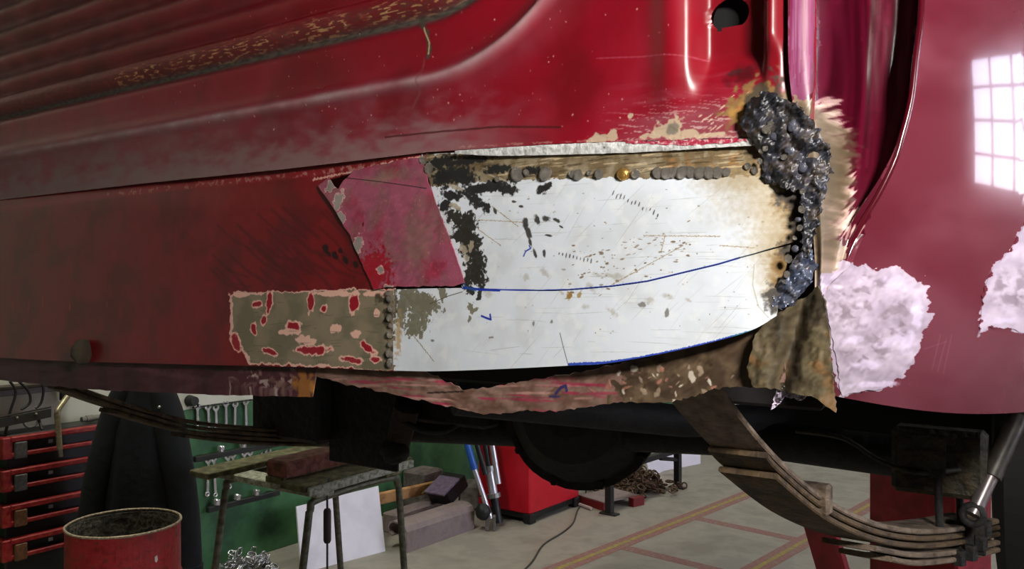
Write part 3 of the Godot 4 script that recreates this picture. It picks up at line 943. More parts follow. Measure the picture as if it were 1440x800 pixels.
func paint_side() -> Canvas:
	var cv := canvas(0.20, 0.66, -0.17, 0.42, 1500, c8(94, 34, 47), 0.16)
	cv.mottle(c8(114, 62, 74), 0.6, 0.16, -0.3, 0.4, 0.2)  # mauve dust haze, with the room reflection put into the wing colour
	cv.mottle(c8(84, 22, 34), 0.5, 0.22, 0.05, 0.5, 0.16)
	cv.area(tx(cv, [1142, -100, 1290, -100, 1290, 0, 1280, 120, 1254, 240, 1214, 330, 1184, 372, 1150, 372, 1140, 250, 1142, 120], pillar), c8(70, 6, 24), 1.0, 0.2, 0.0, 5.0)  # darker red: shade of the recessed strip is put into the colour
	rng.seed = 55
	# the drawn-in strip: long drips and brush marks, magenta along its left edge
	cv.area(tx(cv, [1112, -90, 1146, -90, 1146, 120, 1128, 150, 1108, 130], pillar), c8(104, 20, 62), 0.85, 0.5, 0.0, 6.0, -2.0, 1.0, c8(128, 60, 98), 0.3)
	for i in 40:
		var x := rng.randf_range(1112, 1142)
		cv.line(tx(cv, [x, rng.randf_range(-90, 20), x + rng.randf_range(-3, 3), rng.randf_range(60, 125)], pillar), rng.randf_range(2, 5), c8(146, 100, 128) if rng.randf() < 0.4 else c8(112, 20, 66), 0.5, 0.7, 0.5)
	for i in 60:
		var x := rng.randf_range(1148, 1250)
		cv.line(tx(cv, [x, rng.randf_range(-90, 60), x - rng.randf_range(0, 14), rng.randf_range(120, 260)], pillar), rng.randf_range(4, 14), c8(46, 4, 14) if rng.randf() < 0.6 else c8(104, 20, 48), 0.3, 0.8)
	# white and lilac filler on the wing, uneven and partly rubbed through
	for o in [[1150, 388, 1186, 366, 1230, 378, 1268, 370, 1284, 390, 1308, 404, 1302, 428, 1310, 446, 1298, 474, 1290, 500, 1268, 532, 1240, 548, 1206, 552, 1182, 560, 1160, 470], [1450, 300, 1432, 330, 1420, 352, 1396, 376, 1386, 398, 1380, 426, 1376, 474, 1390, 458, 1400, 464, 1420, 462, 1440, 470, 1500, 480, 1560, 420, 1540, 320]]:
		cv.area(tx(cv, o, wing), c8(186, 170, 188), 1.0, 0.62, 0.0, 8.0, -2.0, 1.0, c8(164, 148, 166), 0.8)
	for q in [[1236, 396, 12, 8, 20], [1216, 388, 16, 6, 0], [1200, 410, 30, 8, -10], [1190, 440, 24, 22, 0], [1220, 428, 6, 22, 10], [1250, 440, 24, 8, -30], [1270, 436, 10, 20, 20], [1240, 470, 26, 8, -20], [1210, 500, 28, 12, 0], [1236, 490, 18, 10, 20], [1270, 460, 8, 14, 0], [1420, 420, 20, 12, 10], [1408, 396, 10, 20, 20], [1436, 400, 10, 26, 10], [1450, 430, 20, 12, 0]]:
		bl(cv, wing, q[0], q[1], q[2], q[3], q[4], c8(124, 108, 120), 0.7, 0.7, 0.6, 0.7, 0.0, -0.2, 0.5)
	for q in [[1200, 478, 16, 8, -20], [1250, 480, 22, 8, -30], [1220, 512, 20, 9, 0], [1180, 403, 8, 5, 0], [1276, 480, 10, 22, 15], [1290, 440, 8, 30, 8], [1230, 540, 40, 6, -3], [1410, 450, 20, 6, 0], [1260, 398, 20, 14, 0]]:
		bl(cv, wing, q[0], q[1], q[2], q[3], q[4], c8(204, 188, 214), 0.8, 0.6, 0.5, 0.5)
	# sanded to bare metal around the weld, with brush strokes reaching into the paint
	cv.area(tx(cv, [1110, 130, 1136, 140, 1150, 162, 1166, 190, 1178, 225, 1182, 262, 1176, 300, 1168, 335, 1190, 345, 1186, 362, 1172, 384, 1150, 392, 1140, 404, 1100, 420, 1096, 300], pillar), c8(160, 138, 118), 0.95, 0.45, 0.0, 10.0, -2.0, 1.0, c8(124, 104, 82), 1.0)
	for i in 150:
		var y := rng.randf_range(140, 330)
		var x := 1140 + (y - 140) * 0.24 + rng.randf_range(-12, 26)
		bl(cv, pillar, x, y, rng.randf_range(1.0, 2.6), rng.randf_range(6, 20), rng.randf_range(18, 34), c8(216, 188, 176), rng.randf_range(0.5, 0.9), 0.4, 0.3, 0.35)
	for q in [[1158, 205, 26, 64], [1160, 270, 22, 66], [1152, 330, 16, 54], [1130, 160, 26, 26], [1170, 240, 14, 50]]:
		bl(cv, pillar, q[0], q[1], q[2], q[3], 0, c8(84, 70, 50), 0.85, 0.75, 0.4, 0.6)
	for q in [[1300, 490, 1330, 480], [1310, 520, 1322, 470], [1338, 470, 1326, 525], [1330, 476, 1318, 522]]:
		cv.line(tx(cv, q, wing), 3, c8(150, 110, 116), 0.22, 0.8, 0.4)
	return cv

func bead(parent: Node3D, px: float, py: float, r: float, n: float, m: Material, mesh: Mesh, place: Callable) -> void:
	var p: Vector3 = place.call(px, py)
	var d := -(CAR * p).z
	var o := obj("weld_bead", mesh, m, parent, p + Vector3(0, 0, n))
	o.scale = Vector3(rng.randf_range(0.9, 1.25), rng.randf_range(0.85, 1.1), 0.62) * (r * d / F)
	o.rotation.z = rng.randf() * TAU

#PART3

func join(list: Array) -> ArrayMesh:
	var st := SurfaceTool.new()
	st.begin(Mesh.PRIMITIVE_TRIANGLES)
	for m in list:
		st.append_from(m, 0, Transform3D())
	return st.commit()

# a flat bar swept along a path, as wide as w along the direction side and as thick as th
func strip(path: Array, side: Vector3, w: float, th: float, steps := 6) -> ArrayMesh:
	var pts: Array[Vector3] = []
	for i in path.size() - 1:
		for q in steps:
			pts.append((path[i] as Vector3).cubic_interpolate(path[i + 1], path[maxi(i - 1, 0)], path[mini(i + 2, path.size() - 1)], float(q) / steps))
	pts.append(path[-1])
	var st := SurfaceTool.new()
	st.begin(Mesh.PRIMITIVE_TRIANGLES)
	st.set_smooth_group(-1)
	var rows := []
	var ch := th * 0.25
	for i in pts.size():
		var t := (pts[mini(i + 1, pts.size() - 1)] - pts[maxi(i - 1, 0)]).normalized()
		var n := side.cross(t).normalized()
		var c := []
		for e in [[-1, -1, 0], [-1, 1, 0], [-1, 1, 1], [1, 1, 1], [1, 1, 0], [1, -1, 0], [1, -1, 1], [-1, -1, 1]]:
			var along_side: float = e[0] * (w * 0.5 - (ch if e[2] == 1 else 0.0))
			var along_n: float = e[1] * (th * 0.5 - (ch if e[2] == 0 else 0.0))
			c.append(pts[i] + side * along_side + n * along_n)
		rows.append(c)
	for i in pts.size() - 1:
		for q in 8:
			var a: Vector3 = rows[i][q]
			var b: Vector3 = rows[i][(q + 1) % 8]
			var c: Vector3 = rows[i + 1][q]
			var d: Vector3 = rows[i + 1][(q + 1) % 8]
			for v in [a, b, c, b, d, c]:
				st.add_vertex(v)
	for e in [0, pts.size() - 1]:
		var m: Vector3 = pts[e]
		for q in 8:
			var a: Vector3 = rows[e][q]
			var b: Vector3 = rows[e][(q + 1) % 8]
			for v in ([m, b, a] if e == 0 else [m, a, b]):
				st.add_vertex(v)
	st.generate_normals()
	return st.commit()

func wt(b: Vector3) -> Transform3D:
	return Transform3D(WALL.basis, WALL * b)

func make_car() -> void:
	car = thing("car", "red car raised high with its rear corner half repaired in bare steel plate", "car", CAR)
	var red := plain("red_paint", c8(120, 8, 22), 0.3)
	var black := mixed("black_underside", [c8(10, 9, 8), c8(20, 18, 15), c8(34, 28, 22)], 0.02, 0.75, 0.0, 0.3, 3.0)
	var olive := mixed("oily_dirt", [c8(26, 22, 14), c8(46, 40, 24), c8(60, 50, 32)], 0.02, 0.7, 0.0, 0.4, 3.0)
	# ---- upper panel with its rounded ribs, the pillar's channel and the hole
	var cu := paint_upper()
	var mu := cu.made(0.0, 0.12)
	var ss := PackedFloat32Array()
	var s := -1.75
	while s < -0.3:
		ss.append(s)
		s += 0.007
	while s < 0.282:
		ss.append(s)
		s += 0.0026
	var rows := 184
	var p := PackedVector3Array()
	var hc := Vector2(0.1885, 0.2835)
	var hr := Vector2(0.0205, 0.0172)
	var inside := {}
	for j in rows:
		for i in ss.size():
			var v := lerpf(0.76, seam_at(ss[i]), float(j) / (rows - 1))
			var q := Vector2(ss[i], v)
			var e := (q - hc) / hr
			if e.y < -0.72 and absf(e.x) < 0.75:          # the hole has a flat bottom
				e *= absf(e.y) / 0.72 / maxf(e.length(), 0.001)
			var l := e.length()
			if l < 1.0:
				inside[j * ss.size() + i] = true
			if l > 0.86 and l < 1.14:
				q = hc + (q - hc) / l
			p.append(Vector3(q.x, q.y, panel_relief(ss[i], v) + 0.004))
	var skip := {}
	for j in rows - 1:
		for i in ss.size() - 1:
			var a := j * ss.size() + i
			var k := 0
			for b in [a, a + 1, a + ss.size(), a + ss.size() + 1]:
				k += 1 if inside.has(b) else 0
			if k >= 2:
				skip[a] = true
	obj("rear_panel", grid(p, ss.size(), rows, 0.0012, cu.rect, skip), mu, car)
	var hz := panel_relief(hc.x, hc.y) - 0.001
	obj("hole_cup", tube([Vector3(hc.x, hc.y, hz - 0.012), Vector3(hc.x, hc.y, hz - 0.05)], [0.026, 0.022], 20), plain("void_black", c8(6, 5, 6), 0.9), car)
	# ---- the old sill
	var cs := paint_sill()
	var ms := cs.made(0.0, 0.1)
	obj("sill_panel", ruled([-330, 316, 0, 274, 200, 250, 400, 230, 452, 224], [-330, 430, 0, 410, 200, 411, 400, 410, 530, 408], 90, 20, fold, 0.0012, cs.rect), ms, car)
	obj("sill_strip", ruled([-330, 430, 0, 410, 200, 411, 400, 410, 556, 405], [-330, 486, 0, 503, 100, 508, 330, 514, 450, 517, 556, 522], 90, 14, fold, 0.0012, cs.rect), ms, car)
	obj("sill_lap", ruled([448, 222, 520, 214, 600, 204], [448, 256, 474, 250, 505, 240, 560, 229, 600, 224], 40, 6, fold, 0.0012, cs.rect, 1.5), ms, car)
	var co := paint_old_piece()
	var up := func(px: float, py: float) -> Vector3: return fold(px, py) + Vector3(0, 0, 0.0035 + 0.0012 * nz.get_noise_2d(px * 2.0, py * 2.0) + 0.003 * sq(500.0, 470.0, px))
	obj("cut_panel_piece", patch([452, 262, 466, 250, 474, 262, 480, 266, 486, 254, 500, 240, 560, 226, 592, 222, 600, 238, 606, 262, 640, 350, 655, 398, 640, 402, 560, 403, 528, 407, 512, 372, 494, 330, 476, 296], 6.0, up, 0.0015, co.rect, 2.0), co.made(0.0, 0.12), car)
	# ---- the new plates
	var cp := paint_plates()
	var mp := cp.made(0.0, 0.06)
	var bare := mixed("bare_steel", [c8(170, 168, 164), c8(214, 214, 212), c8(232, 232, 230)], 0.03, 0.34, 0.0, 0.1, 6.0)
	obj("upper_plate", ruled([592, 216, 700, 213, 800, 210, 900, 207, 1000, 203, 1138, 197], [650, 405, 700, 407, 760, 408, 800, 407, 860, 402, 910, 395, 960, 383, 1010, 371, 1040, 362, 1124, 338], 100, 40, fold, 0.0012, cp.rect), mp, car)
	obj("lower_plate", ruled([553, 407, 650, 405, 760, 409, 800, 408, 860, 403, 910, 396, 960, 384, 1010, 372, 1040, 363, 1112, 344], [553, 521, 610, 522, 700, 519, 800, 514, 860, 510, 960, 491, 1050, 467, 1092, 444], 100, 26, fold, 0.0012, cp.rect), mp, car)
	var lap := func(px: float, py: float) -> Vector3: return on(px, py, 0.0075 - 0.004 * sq(200.0, 222.0, py + (px - 1000.0) * 0.03) + 0.0008 * nz.get_noise_2d(px * 2.0, py * 4.0))
	obj("lap_strip", ruled([640, 212, 700, 208, 800, 202, 900, 199, 1000, 196, 1080, 194], [640, 216, 700, 219, 800, 217, 900, 214, 1000, 208, 1080, 203], 70, 6, lap, 0.001, Rect2(), 0.8), bare, car)
	obj("lap_paint", ruled([880, 199, 940, 197.5, 1000, 196, 1050, 195], [880, 201, 940, 204, 1000, 203, 1050, 199], 30, 3, func(px: float, py: float) -> Vector3: return lap.call(px, py) + Vector3(0, 0, 0.0006), 0.0005, Rect2(), 3.0), mixed("pink_paint", [c8(150, 20, 50), c8(170, 60, 80), c8(214, 190, 184)], 0.03, 0.4, 0.0, 0.0, 8.0), car)
	# ---- welds
	rng.seed = 71
	var bead_dark := mixed("weld_steel", [c8(104, 100, 96), c8(160, 154, 146), c8(196, 188, 176)], 0.02, 0.28, 0.75, 0.1, 10.0)
	var bead_bright := mixed("weld_bright", [c8(120, 110, 100), c8(190, 182, 170), c8(220, 214, 204)], 0.04, 0.28, 0.8, 0.2, 12.0)
	var bead_gold := plain("weld_gold", c8(206, 160, 84), 0.3, 0.8)
	var shapes := [lump(1, 0.18), lump(2, 0.25), lump(3, 0.2)]
	for q in [[596, 226, 6, 1], [604, 237, 7, 1], [728, 245, 10, 0], [741, 243, 5, 0], [768, 245, 10, 0], [806, 245, 6, 0], [814, 246, 8, 0], [843, 245, 7, 0], [877, 245, 9, 2], [895, 245, 7, 0], [926, 243, 8, 0], [939, 244, 9, 0], [948, 243, 7, 0], [960, 243, 9, 0], [972, 242, 8, 0], [985, 243, 9, 0], [998, 243, 9, 0], [1010, 243, 8, 0], [1022, 242, 7, 0], [1052, 234, 5, 1], [1062, 240, 5, 1], [853, 207, 7, 1], [915, 202, 6, 1], [700, 252, 4, 0], [830, 243, 4, 1]]:
		bead(car, q[0], q[1], q[2], 0.002, [bead_dark, bead_bright, bead_gold][q[3]], shapes[rng.randi() % 3], fold)
	for q in [[549, 420, 5, 0], [551, 434, 5, 0], [549, 447, 5, 0], [551, 458, 4, 0], [550, 470, 6, 1], [550, 484, 4, 0], [549, 497, 6, 0], [550, 510, 6, 0], [547, 412, 4, 1]]:
		bead(car, q[0], q[1], q[2], 0.0025, [bead_dark, bead_bright][q[3]], shapes[rng.randi() % 3], fold)
	var cw := mixed("burnt_weld", [c8(18, 18, 20), c8(38, 39, 46), c8(60, 60, 70), c8(62, 50, 36), c8(108, 102, 112)], 0.010, 0.42, 0.1, 0.15, 5.0)
	obj("weld_seam", patch([1040, 176, 1050, 146, 1072, 128, 1092, 132, 1110, 142, 1132, 158, 1150, 182, 1164, 208, 1168, 236, 1162, 268, 1151, 300, 1144, 340, 1136, 362, 1128, 350, 1130, 300, 1126, 270, 1098, 262, 1072, 248, 1074, 224, 1062, 206], 3.0, burn, 0.004, Rect2(), 5.0), cw, car)
	obj("weld_seam", patch([1140, 350, 1146, 376, 1136, 402, 1116, 424, 1096, 436, 1084, 430, 1090, 400, 1106, 382, 1116, 362, 1128, 352], 3.0, func(px: float, py: float) -> Vector3: return burn(px, py) - Vector3(0, 0, 0.003), 0.004, Rect2(), 4.0), mixed("weld_blued", [c8(34, 36, 46), c8(62, 70, 92), c8(96, 100, 116), c8(70, 60, 52)], 0.012, 0.32, 0.3, 0.2, 6.0), car)
	var weld_blue := mixed("weld_blue", [c8(40, 42, 50), c8(70, 72, 84), c8(110, 106, 116)], 0.02, 0.36, 0.1, 0.0, 12.0)
	for q in [[1083, 165, 8, 1], [1092, 178, 7, 1], [1086, 186, 9, 1], [1096, 193, 8, 0], [1076, 198, 6, 1], [1082, 208, 9, 1], [1074, 214, 6, 1], [1072, 228, 6, 1], [1112, 212, 8, 0], [1106, 222, 7, 1], [1130, 236, 8, 0], [1120, 180, 8, 0], [1132, 270, 7, 1], [1131, 295, 8, 1], [1128, 321, 7, 1], [1121, 335, 5, 1], [1124, 309, 4, 0], [1112, 364, 8, 1], [1118, 376, 6, 0], [1110, 386, 7, 1], [1106, 396, 5, 1], [1112, 406, 6, 0], [1136, 283, 4, 0], [1120, 350, 5, 0], [1090, 150, 7, 0]]:
		bead(car, q[0], q[1], q[2] * (0.62 if q[3] == 1 else 0.9), (0.008 if q[3] == 1 else 0.004) + 0.010 * sq(218.0, 185.0, q[1]), [weld_blue, bead_bright][q[3]], shapes[rng.randi() % 3], pl)
	# ---- the inner skin below the plates, torn and bent
	var cf := paint_flange()
	var mf := cf.made(0.0, 0.25)
	obj("old_flange", ruled([-330, 470, 0, 490, 120, 499, 320, 504, 448, 508], [-330, 512, 0, 535, 120, 547, 250, 553, 330, 556, 440, 558], 90, 10, flange, 0.0016, cf.rect, 1.5), mf, car)
	obj("torn_skin", ruled([446, 510, 553, 514, 606, 524, 650, 549, 700, 542, 800, 526, 880, 510, 960, 490, 1040, 462, 1100, 434], [446, 530, 500, 544, 560, 556, 640, 574, 680, 583, 740, 578, 780, 579, 870, 565, 930, 567, 960, 561, 1010, 546, 1060, 543, 1104, 538], 120, 14, flange, 0.0016, cf.rect, 4.0, false), mf, car)
	var rust := mixed("rusty_steel", [c8(36, 28, 18), c8(66, 54, 34), c8(88, 78, 54), c8(112, 80, 42)], 0.008, 0.75, 0.0, 0.25, 3.0)
	obj("rusty_end", patch([1062, 470, 1082, 446, 1112, 432, 1138, 414, 1150, 402, 1160, 424, 1166, 470, 1170, 520, 1177, 580, 1166, 574, 1148, 560, 1118, 554, 1088, 546, 1058, 545, 1050, 520], 5.0, rusty, 0.002, Rect2(), 3.0), rust, car)
	var tip := func(px: float, py: float) -> Vector3: return on(px, py, -0.012 + 0.008 * nz.get_noise_2d(px * 5.0, py * 5.0))
	obj("torn_tip", patch([1094, 542, 1084, 577, 1091, 573, 1102, 557, 1126, 562, 1134, 557, 1140, 549, 1120, 546], 4.0, tip, 0.0014, Rect2(), 2.0), mixed("lilac_filler", [c8(150, 132, 148), c8(206, 190, 212), c8(222, 208, 226)], 0.03, 0.6, 0.0, 0.4, 8.0), car)
	obj("added_gap_panel", box(Vector3(-0.62, -0.148, -0.19), Vector3(0.24, 0.12, -0.17)), plain("gap_shade_dark", c8(20, 12, 12), 0.8), car)  # panel added behind the gap, with its shade put into the colour
	obj("panel_lug", lump(6, 0.5, 0.7, 5), mixed("lug_rust", [c8(70, 52, 34), c8(120, 110, 90)], 0.03, 0.7, 0.0, 0.3, 10.0), car, fold(122, 494) + Vector3(0, 0, 0.008)).scale = Vector3.ONE * 0.024
	# ---- wing and pillar on the right
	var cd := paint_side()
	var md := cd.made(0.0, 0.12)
	var pp := PackedVector3Array()
	for j in 71:
		var py := lerpf(-250.0, 414.0, j / 70.0)
		var left := lerpf(1108.0, 1146.0, sq(60.0, 380.0, py))
		var right := 1296.0 - 12.0 * sq(0.0, 130.0, py) - 28.0 * sq(110.0, 260.0, py) - 70.0 * sq(210.0, 400.0, py)
		for i in 61:
			pp.append(pillar(lerpf(left, right + 8.0 - 34.0 * sq(366.0, 412.0, py), i / 60.0), py))
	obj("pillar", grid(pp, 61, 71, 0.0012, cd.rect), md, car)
	var wm: StandardMaterial3D = md.duplicate()
	wm.clearcoat_enabled = true
	wm.clearcoat = 1.0
	wm.clearcoat_roughness = 0.05
	var wp := PackedVector3Array()
	for j in 91:
		var py := lerpf(-250.0, 600.0, j / 90.0)
		var left := 1296.0 - 12.0 * sq(0.0, 130.0, py) - 28.0 * sq(110.0, 260.0, py) - 70.0 * sq(210.0, 385.0, py) - 34.0 * sq(340.0, 392.0, py) + 12.0 * sq(410.0, 570.0, py)
		for i in 71:
			var px := lerpf(left, 1680.0, pow(i / 70.0, 1.2))
			var bottom := 556.0 + 26.0 * sin(clampf((px - 1170.0) / 420.0, 0.0, 1.0) * PI) - 150.0 * sq(1450.0, 1680.0, px)
			wp.append(wing(px, lerpf(-250.0, bottom, j / 90.0)))
	obj("wing", grid(wp, 71, 91, 0.0012, cd.rect), wm, car)
	var lip := []
	for j in 24:
		var py := lerpf(-248.0, 386.0, j / 23.0)
		lip.append(wing(1296.0 - 12.0 * sq(0.0, 130.0, py) - 28.0 * sq(110.0, 260.0, py) - 70.0 * sq(210.0, 385.0, py) - 10.0 * sq(350.0, 385.0, py), py))
	obj("wing_edge", tube(lip, 0.0032, 8, 2), plain("wing_edge_paint", c8(70, 6, 20), 0.2), car)
	obj("filler_patch", patch([1152, 388, 1186, 368, 1230, 379, 1268, 371, 1284, 390, 1307, 404, 1301, 428, 1309, 446, 1297, 474, 1289, 500, 1267, 531, 1240, 547, 1206, 551, 1184, 558, 1178, 520, 1166, 450], 5.0, wing_up, 0.002, cd.rect, 4.0), md, car)
	obj("filler_patch", patch([1450, 302, 1432, 330, 1420, 352, 1397, 376, 1387, 398, 1381, 426, 1377, 473, 1390, 458, 1400, 463, 1420, 461, 1440, 469, 1500, 480, 1556, 420, 1540, 322], 6.0, wing_up, 0.002, cd.rect, 4.0), md, car)
	obj("body_shell", box(Vector3(-1.9, 0.0, -2.3), Vector3(0.36, 0.95, -0.28), 0.05), red, car)
	obj("floor_pan", box(Vector3(-1.7, -0.03, -2.3), Vector3(0.36, 0.0, -0.2), 0.01), black, car)
	# ---- springs, axle, shock absorber and wheel
	var leafm := mixed("spring_steel", [c8(70, 56, 44), c8(104, 88, 72), c8(126, 108, 92)], 0.012, 0.7, 0.0, 0.5, 4.0)
	var leafd := mixed("spring_rust", [c8(44, 32, 20), c8(74, 56, 34), c8(92, 72, 46)], 0.012, 0.75, 0.0, 0.5, 4.0)
	var near := Node3D.new()
	near.name = "leaf_spring"
	car.add_child(near, true)
	var side := Vector3(1, 0, 0)
	var main := [cl(958, 525, 0.985), cl(1002, 585, 1.04), cl(1058, 646, 1.12), cl(1122, 698, 1.2), cl(1190, 730, 1.27), cl(1255, 742, 1.33), cl(1320, 738, 1.4), cl(1370, 728, 1.46)]
	obj("leaf", strip(main, side, 0.078, 0.008), leafm, near)
	var off := [Vector3(0, -0.010, 0.002), Vector3(0, -0.021, 0.003), Vector3(0, -0.036, 0.0), Vector3(0, -0.048, 0)]
	for k in 4:
		var path := []
		var from: float = [1.62, 1.95, 4.05, 4.4][k]
		path.append((main[int(from)] as Vector3).lerp(main[int(from) + 1], from - int(from)) + off[k])
		for i in range(int(from) + 1, main.size()):
			path.append(main[i] + off[k])
		obj("leaf", strip(path, side, 0.078, 0.008), leafd if k < 2 else leafm, near)
	obj("clip", box(main[3] + Vector3(-0.045, -0.02, -0.012), main[3] + Vector3(0.045, 0.022, 0.012), 0.004), leafm, near)
	var far := Node3D.new()
	far.name = "leaf_spring"
	car.add_child(far, true)
	var fm := [cl(78, 536, 1.75), cl(150, 562, 1.85), cl(250, 590, 1.98), cl(350, 602, 2.12), cl(465, 606, 2.28)]
	for k in 4:
		var path := []
		for i in range([0, 0, 1, 2][k], fm.size()):
			path.append(fm[i] + Vector3(0, -0.0115 * k, 0))
		obj("leaf", strip(path, side, 0.06, 0.009), leafd, far)
	obj("axle_tube", tube([cl(1345, 652, 1.44), cl(1060, 616, 1.66), cl(430, 596, 2.32)], 0.036, 18), black, car)
	var diff := obj("axle_casing", lathe([0.001, -0.10, 0.07, -0.095, 0.12, -0.07, 0.150, -0.03, 0.160, -0.012, 0.176, -0.010, 0.176, 0.010, 0.160, 0.012, 0.150, 0.03, 0.115, 0.075, 0.06, 0.10, 0.001, 0.105], 40, 0.02), black, car, cl(818, 574, 1.88))
	diff.rotation = Vector3(PI / 2 - 0.12, 0.25, 0)
	for k in 10:
		var a := TAU * k / 10.0
		var b := obj("casing_bolt", lathe([0.001, 0.0, 0.009, 0.0, 0.009, 0.012, 0.001, 0.012], 6), black, diff)
		b.position = Vector3(cos(a) * 0.168, 0.009, sin(a) * 0.168)
	obj("added_dark_panel", box(cl(1085, 606, 1.78), cl(1450, 505, 1.74), 0.01), plain("panel_shade_black", c8(15, 13, 12), 0.8), car)  # dark panel added behind the wing where the view falls into shade
	obj("axle_bracket", box(cl(1252, 690, 1.4), cl(1392, 604, 1.36), 0.008), olive, car)
	obj("bump_plate", box(cl(1262, 664, 1.35), cl(1330, 616, 1.31), 0.006), olive, car)
	for q in [[1322, 700, 1.36], [1352, 704, 1.4]]:
		obj("u_bolt", tube([cl(q[0] - 4, q[1] - 50, q[2]), cl(q[0], q[1] + 60, q[2])], 0.006, 8), black, car)
	obj("spring_plate", box(cl(1330, 772, 1.4), cl(1386, 738, 1.36), 0.004), black, car)
	for q in [[1348, 783], [1364, 776], [1378, 762], [1384, 742]]:
		obj("nut", lathe([0.001, -0.012, 0.011, -0.012, 0.011, 0.012, 0.001, 0.012], 6), black, car, cl(q[0], q[1], 1.37))
	var shock := Node3D.new()
	shock.name = "shock_absorber"
	car.add_child(shock, true)
	var sa := cl(1432, 586, 1.36)
	var sb := cl(1368, 724, 1.32)
	obj("cylinder", tube([sa, sa.lerp(sb, 0.62)], 0.016, 16), mixed("shock_grey", [c8(40, 36, 32), c8(74, 68, 62)], 0.02, 0.4, 0.4, 0.0, 4.0), shock)
	obj("rod", tube([sa.lerp(sb, 0.55), sb], 0.0115, 14), plain("shock_rod", c8(150, 140, 140), 0.3, 0.8), shock)
	obj("mount", ring(0.014, 0.006), black, shock, sb)
	var tyre := obj("tyre", lathe([0.17, -0.085, 0.24, -0.1, 0.285, -0.092, 0.305, -0.075, 0.305, -0.035, 0.300, -0.033, 0.300, -0.027, 0.305, -0.025, 0.305, 0.025, 0.300, 0.027, 0.300, 0.033, 0.305, 0.035, 0.305, 0.075, 0.285, 0.092, 0.24, 0.1, 0.17, 0.085], 64), plain("rubber", c8(8, 8, 8), 0.8), car, cl(1500, 636, 1.62))
	tyre.rotation.z = PI / 2
	obj("wheel_disc", lathe([0.001, 0.02, 0.09, 0.02, 0.13, -0.02, 0.17, -0.06, 0.175, -0.06, 0.135, 0.0, 0.001, 0.03], 40), plain("wheel_steel", c8(90, 90, 92), 0.4, 0.6), tyre)
	obj("brake_pipe", tube([cl(1120, 606, 1.5), cl(1185, 616, 1.42), cl(1235, 646, 1.38), cl(1290, 664, 1.33), cl(1350, 660, 1.33)], 0.004, 8, 6), olive, car)
	obj("brake_hose", tube([cl(560, 590, 1.95), cl(592, 604, 1.93), cl(622, 606, 1.93), cl(646, 594, 1.93), cl(665, 570, 1.93)], 0.0075, 8, 6), black, car)
	obj("spring_hanger", join([box(cl(352, 612, 2.2), cl(470, 500, 2.1), 0.01), box(cl(462, 648, 2.12), cl(562, 500, 2.0), 0.01)]), black, car)
	obj("added_black_box", box(cl(556, 590, 2.02), cl(705, 500, 1.92), 0.008), black, car)  # black box added so the gap under the torn skin stays dark
	obj("hanger_tube", tube([cl(572, 574, 1.96), cl(560, 622, 1.98), cl(546, 640, 1.98)], [0.03, 0.028, 0.024], 14), mixed("brown_dirt", [c8(34, 24, 18), c8(62, 44, 34)], 0.02, 0.8, 0.0, 0.3, 4.0), car)
	obj("hanger_boss", lump(9, 0.2), black, car, cl(556, 634, 1.97)).scale = Vector3(0.034, 0.03, 0.034)
	obj("cross_tube", tube([cl(640, 560, 1.5), cl(960, 592, 1.62), cl(1110, 590, 1.66)], 0.03, 14), black, car)

func make_lamps() -> void:
	# a work lamp on a tripod beside the photographer, turned to the car's corner
	var at := Vector3(0.46, 1.86, 0.05)
	var aim := (CAR * Vector3(0.12, 0.03, 0.0) - at).normalized()
	var base := Vector3(at.x + 0.12, 0, at.z + 0.35)
	var t := thing("work_lamp", "yellow work lamp on a black tripod shining on the bare steel corner", "work lamp", Transform3D(Basis(), base))
	var rot := Transform3D(Basis.looking_at(aim), at - base)
	obj("lamp_housing", box(Vector3(-0.11, -0.09, 0.012), Vector3(0.11, 0.09, 0.11), 0.012), plain("lamp_yellow", c8(214, 170, 20), 0.4), t).transform = rot
	var glow := plain("lamp_glass_glow", c8(250, 248, 240), 0.3)
	glow.emission_enabled = true
	glow.emission = c8(255, 250, 240)
	glow.emission_energy_multiplier = 2.0
	obj("lamp_glass", box(Vector3(-0.09, -0.07, 0.004), Vector3(0.09, 0.07, 0.012), 0.003), glow, t).transform = rot
	var hub := Vector3(0, 1.2, 0)
	obj("pole", tube([hub, rot.origin + rot.basis.z * 0.06 - Vector3(0, 0.09, 0)], 0.013, 12), plain("stand_black", c8(20, 20, 22), 0.5), t)
	for k in 3:
		var a := TAU * k / 3.0 + 0.4
		obj("leg", tube([hub, Vector3(cos(a) * 0.4, 0.012, absf(sin(a)) * 0.4)], 0.011, 10), plain("stand_black", c8(20, 20, 22), 0.5), t)
	var l := AreaLight3D.new()
	l.name = "work_lamp_light"
	add_child(l, true)
	l.transform = Transform3D(Basis.looking_at(aim), at + aim * 0.006)
	l.area_size = Vector2(0.17, 0.13)
	l.light_color = Color(1.0, 0.985, 0.96)
	l.light_energy = LAMP_E
	l.shadow_enabled = true

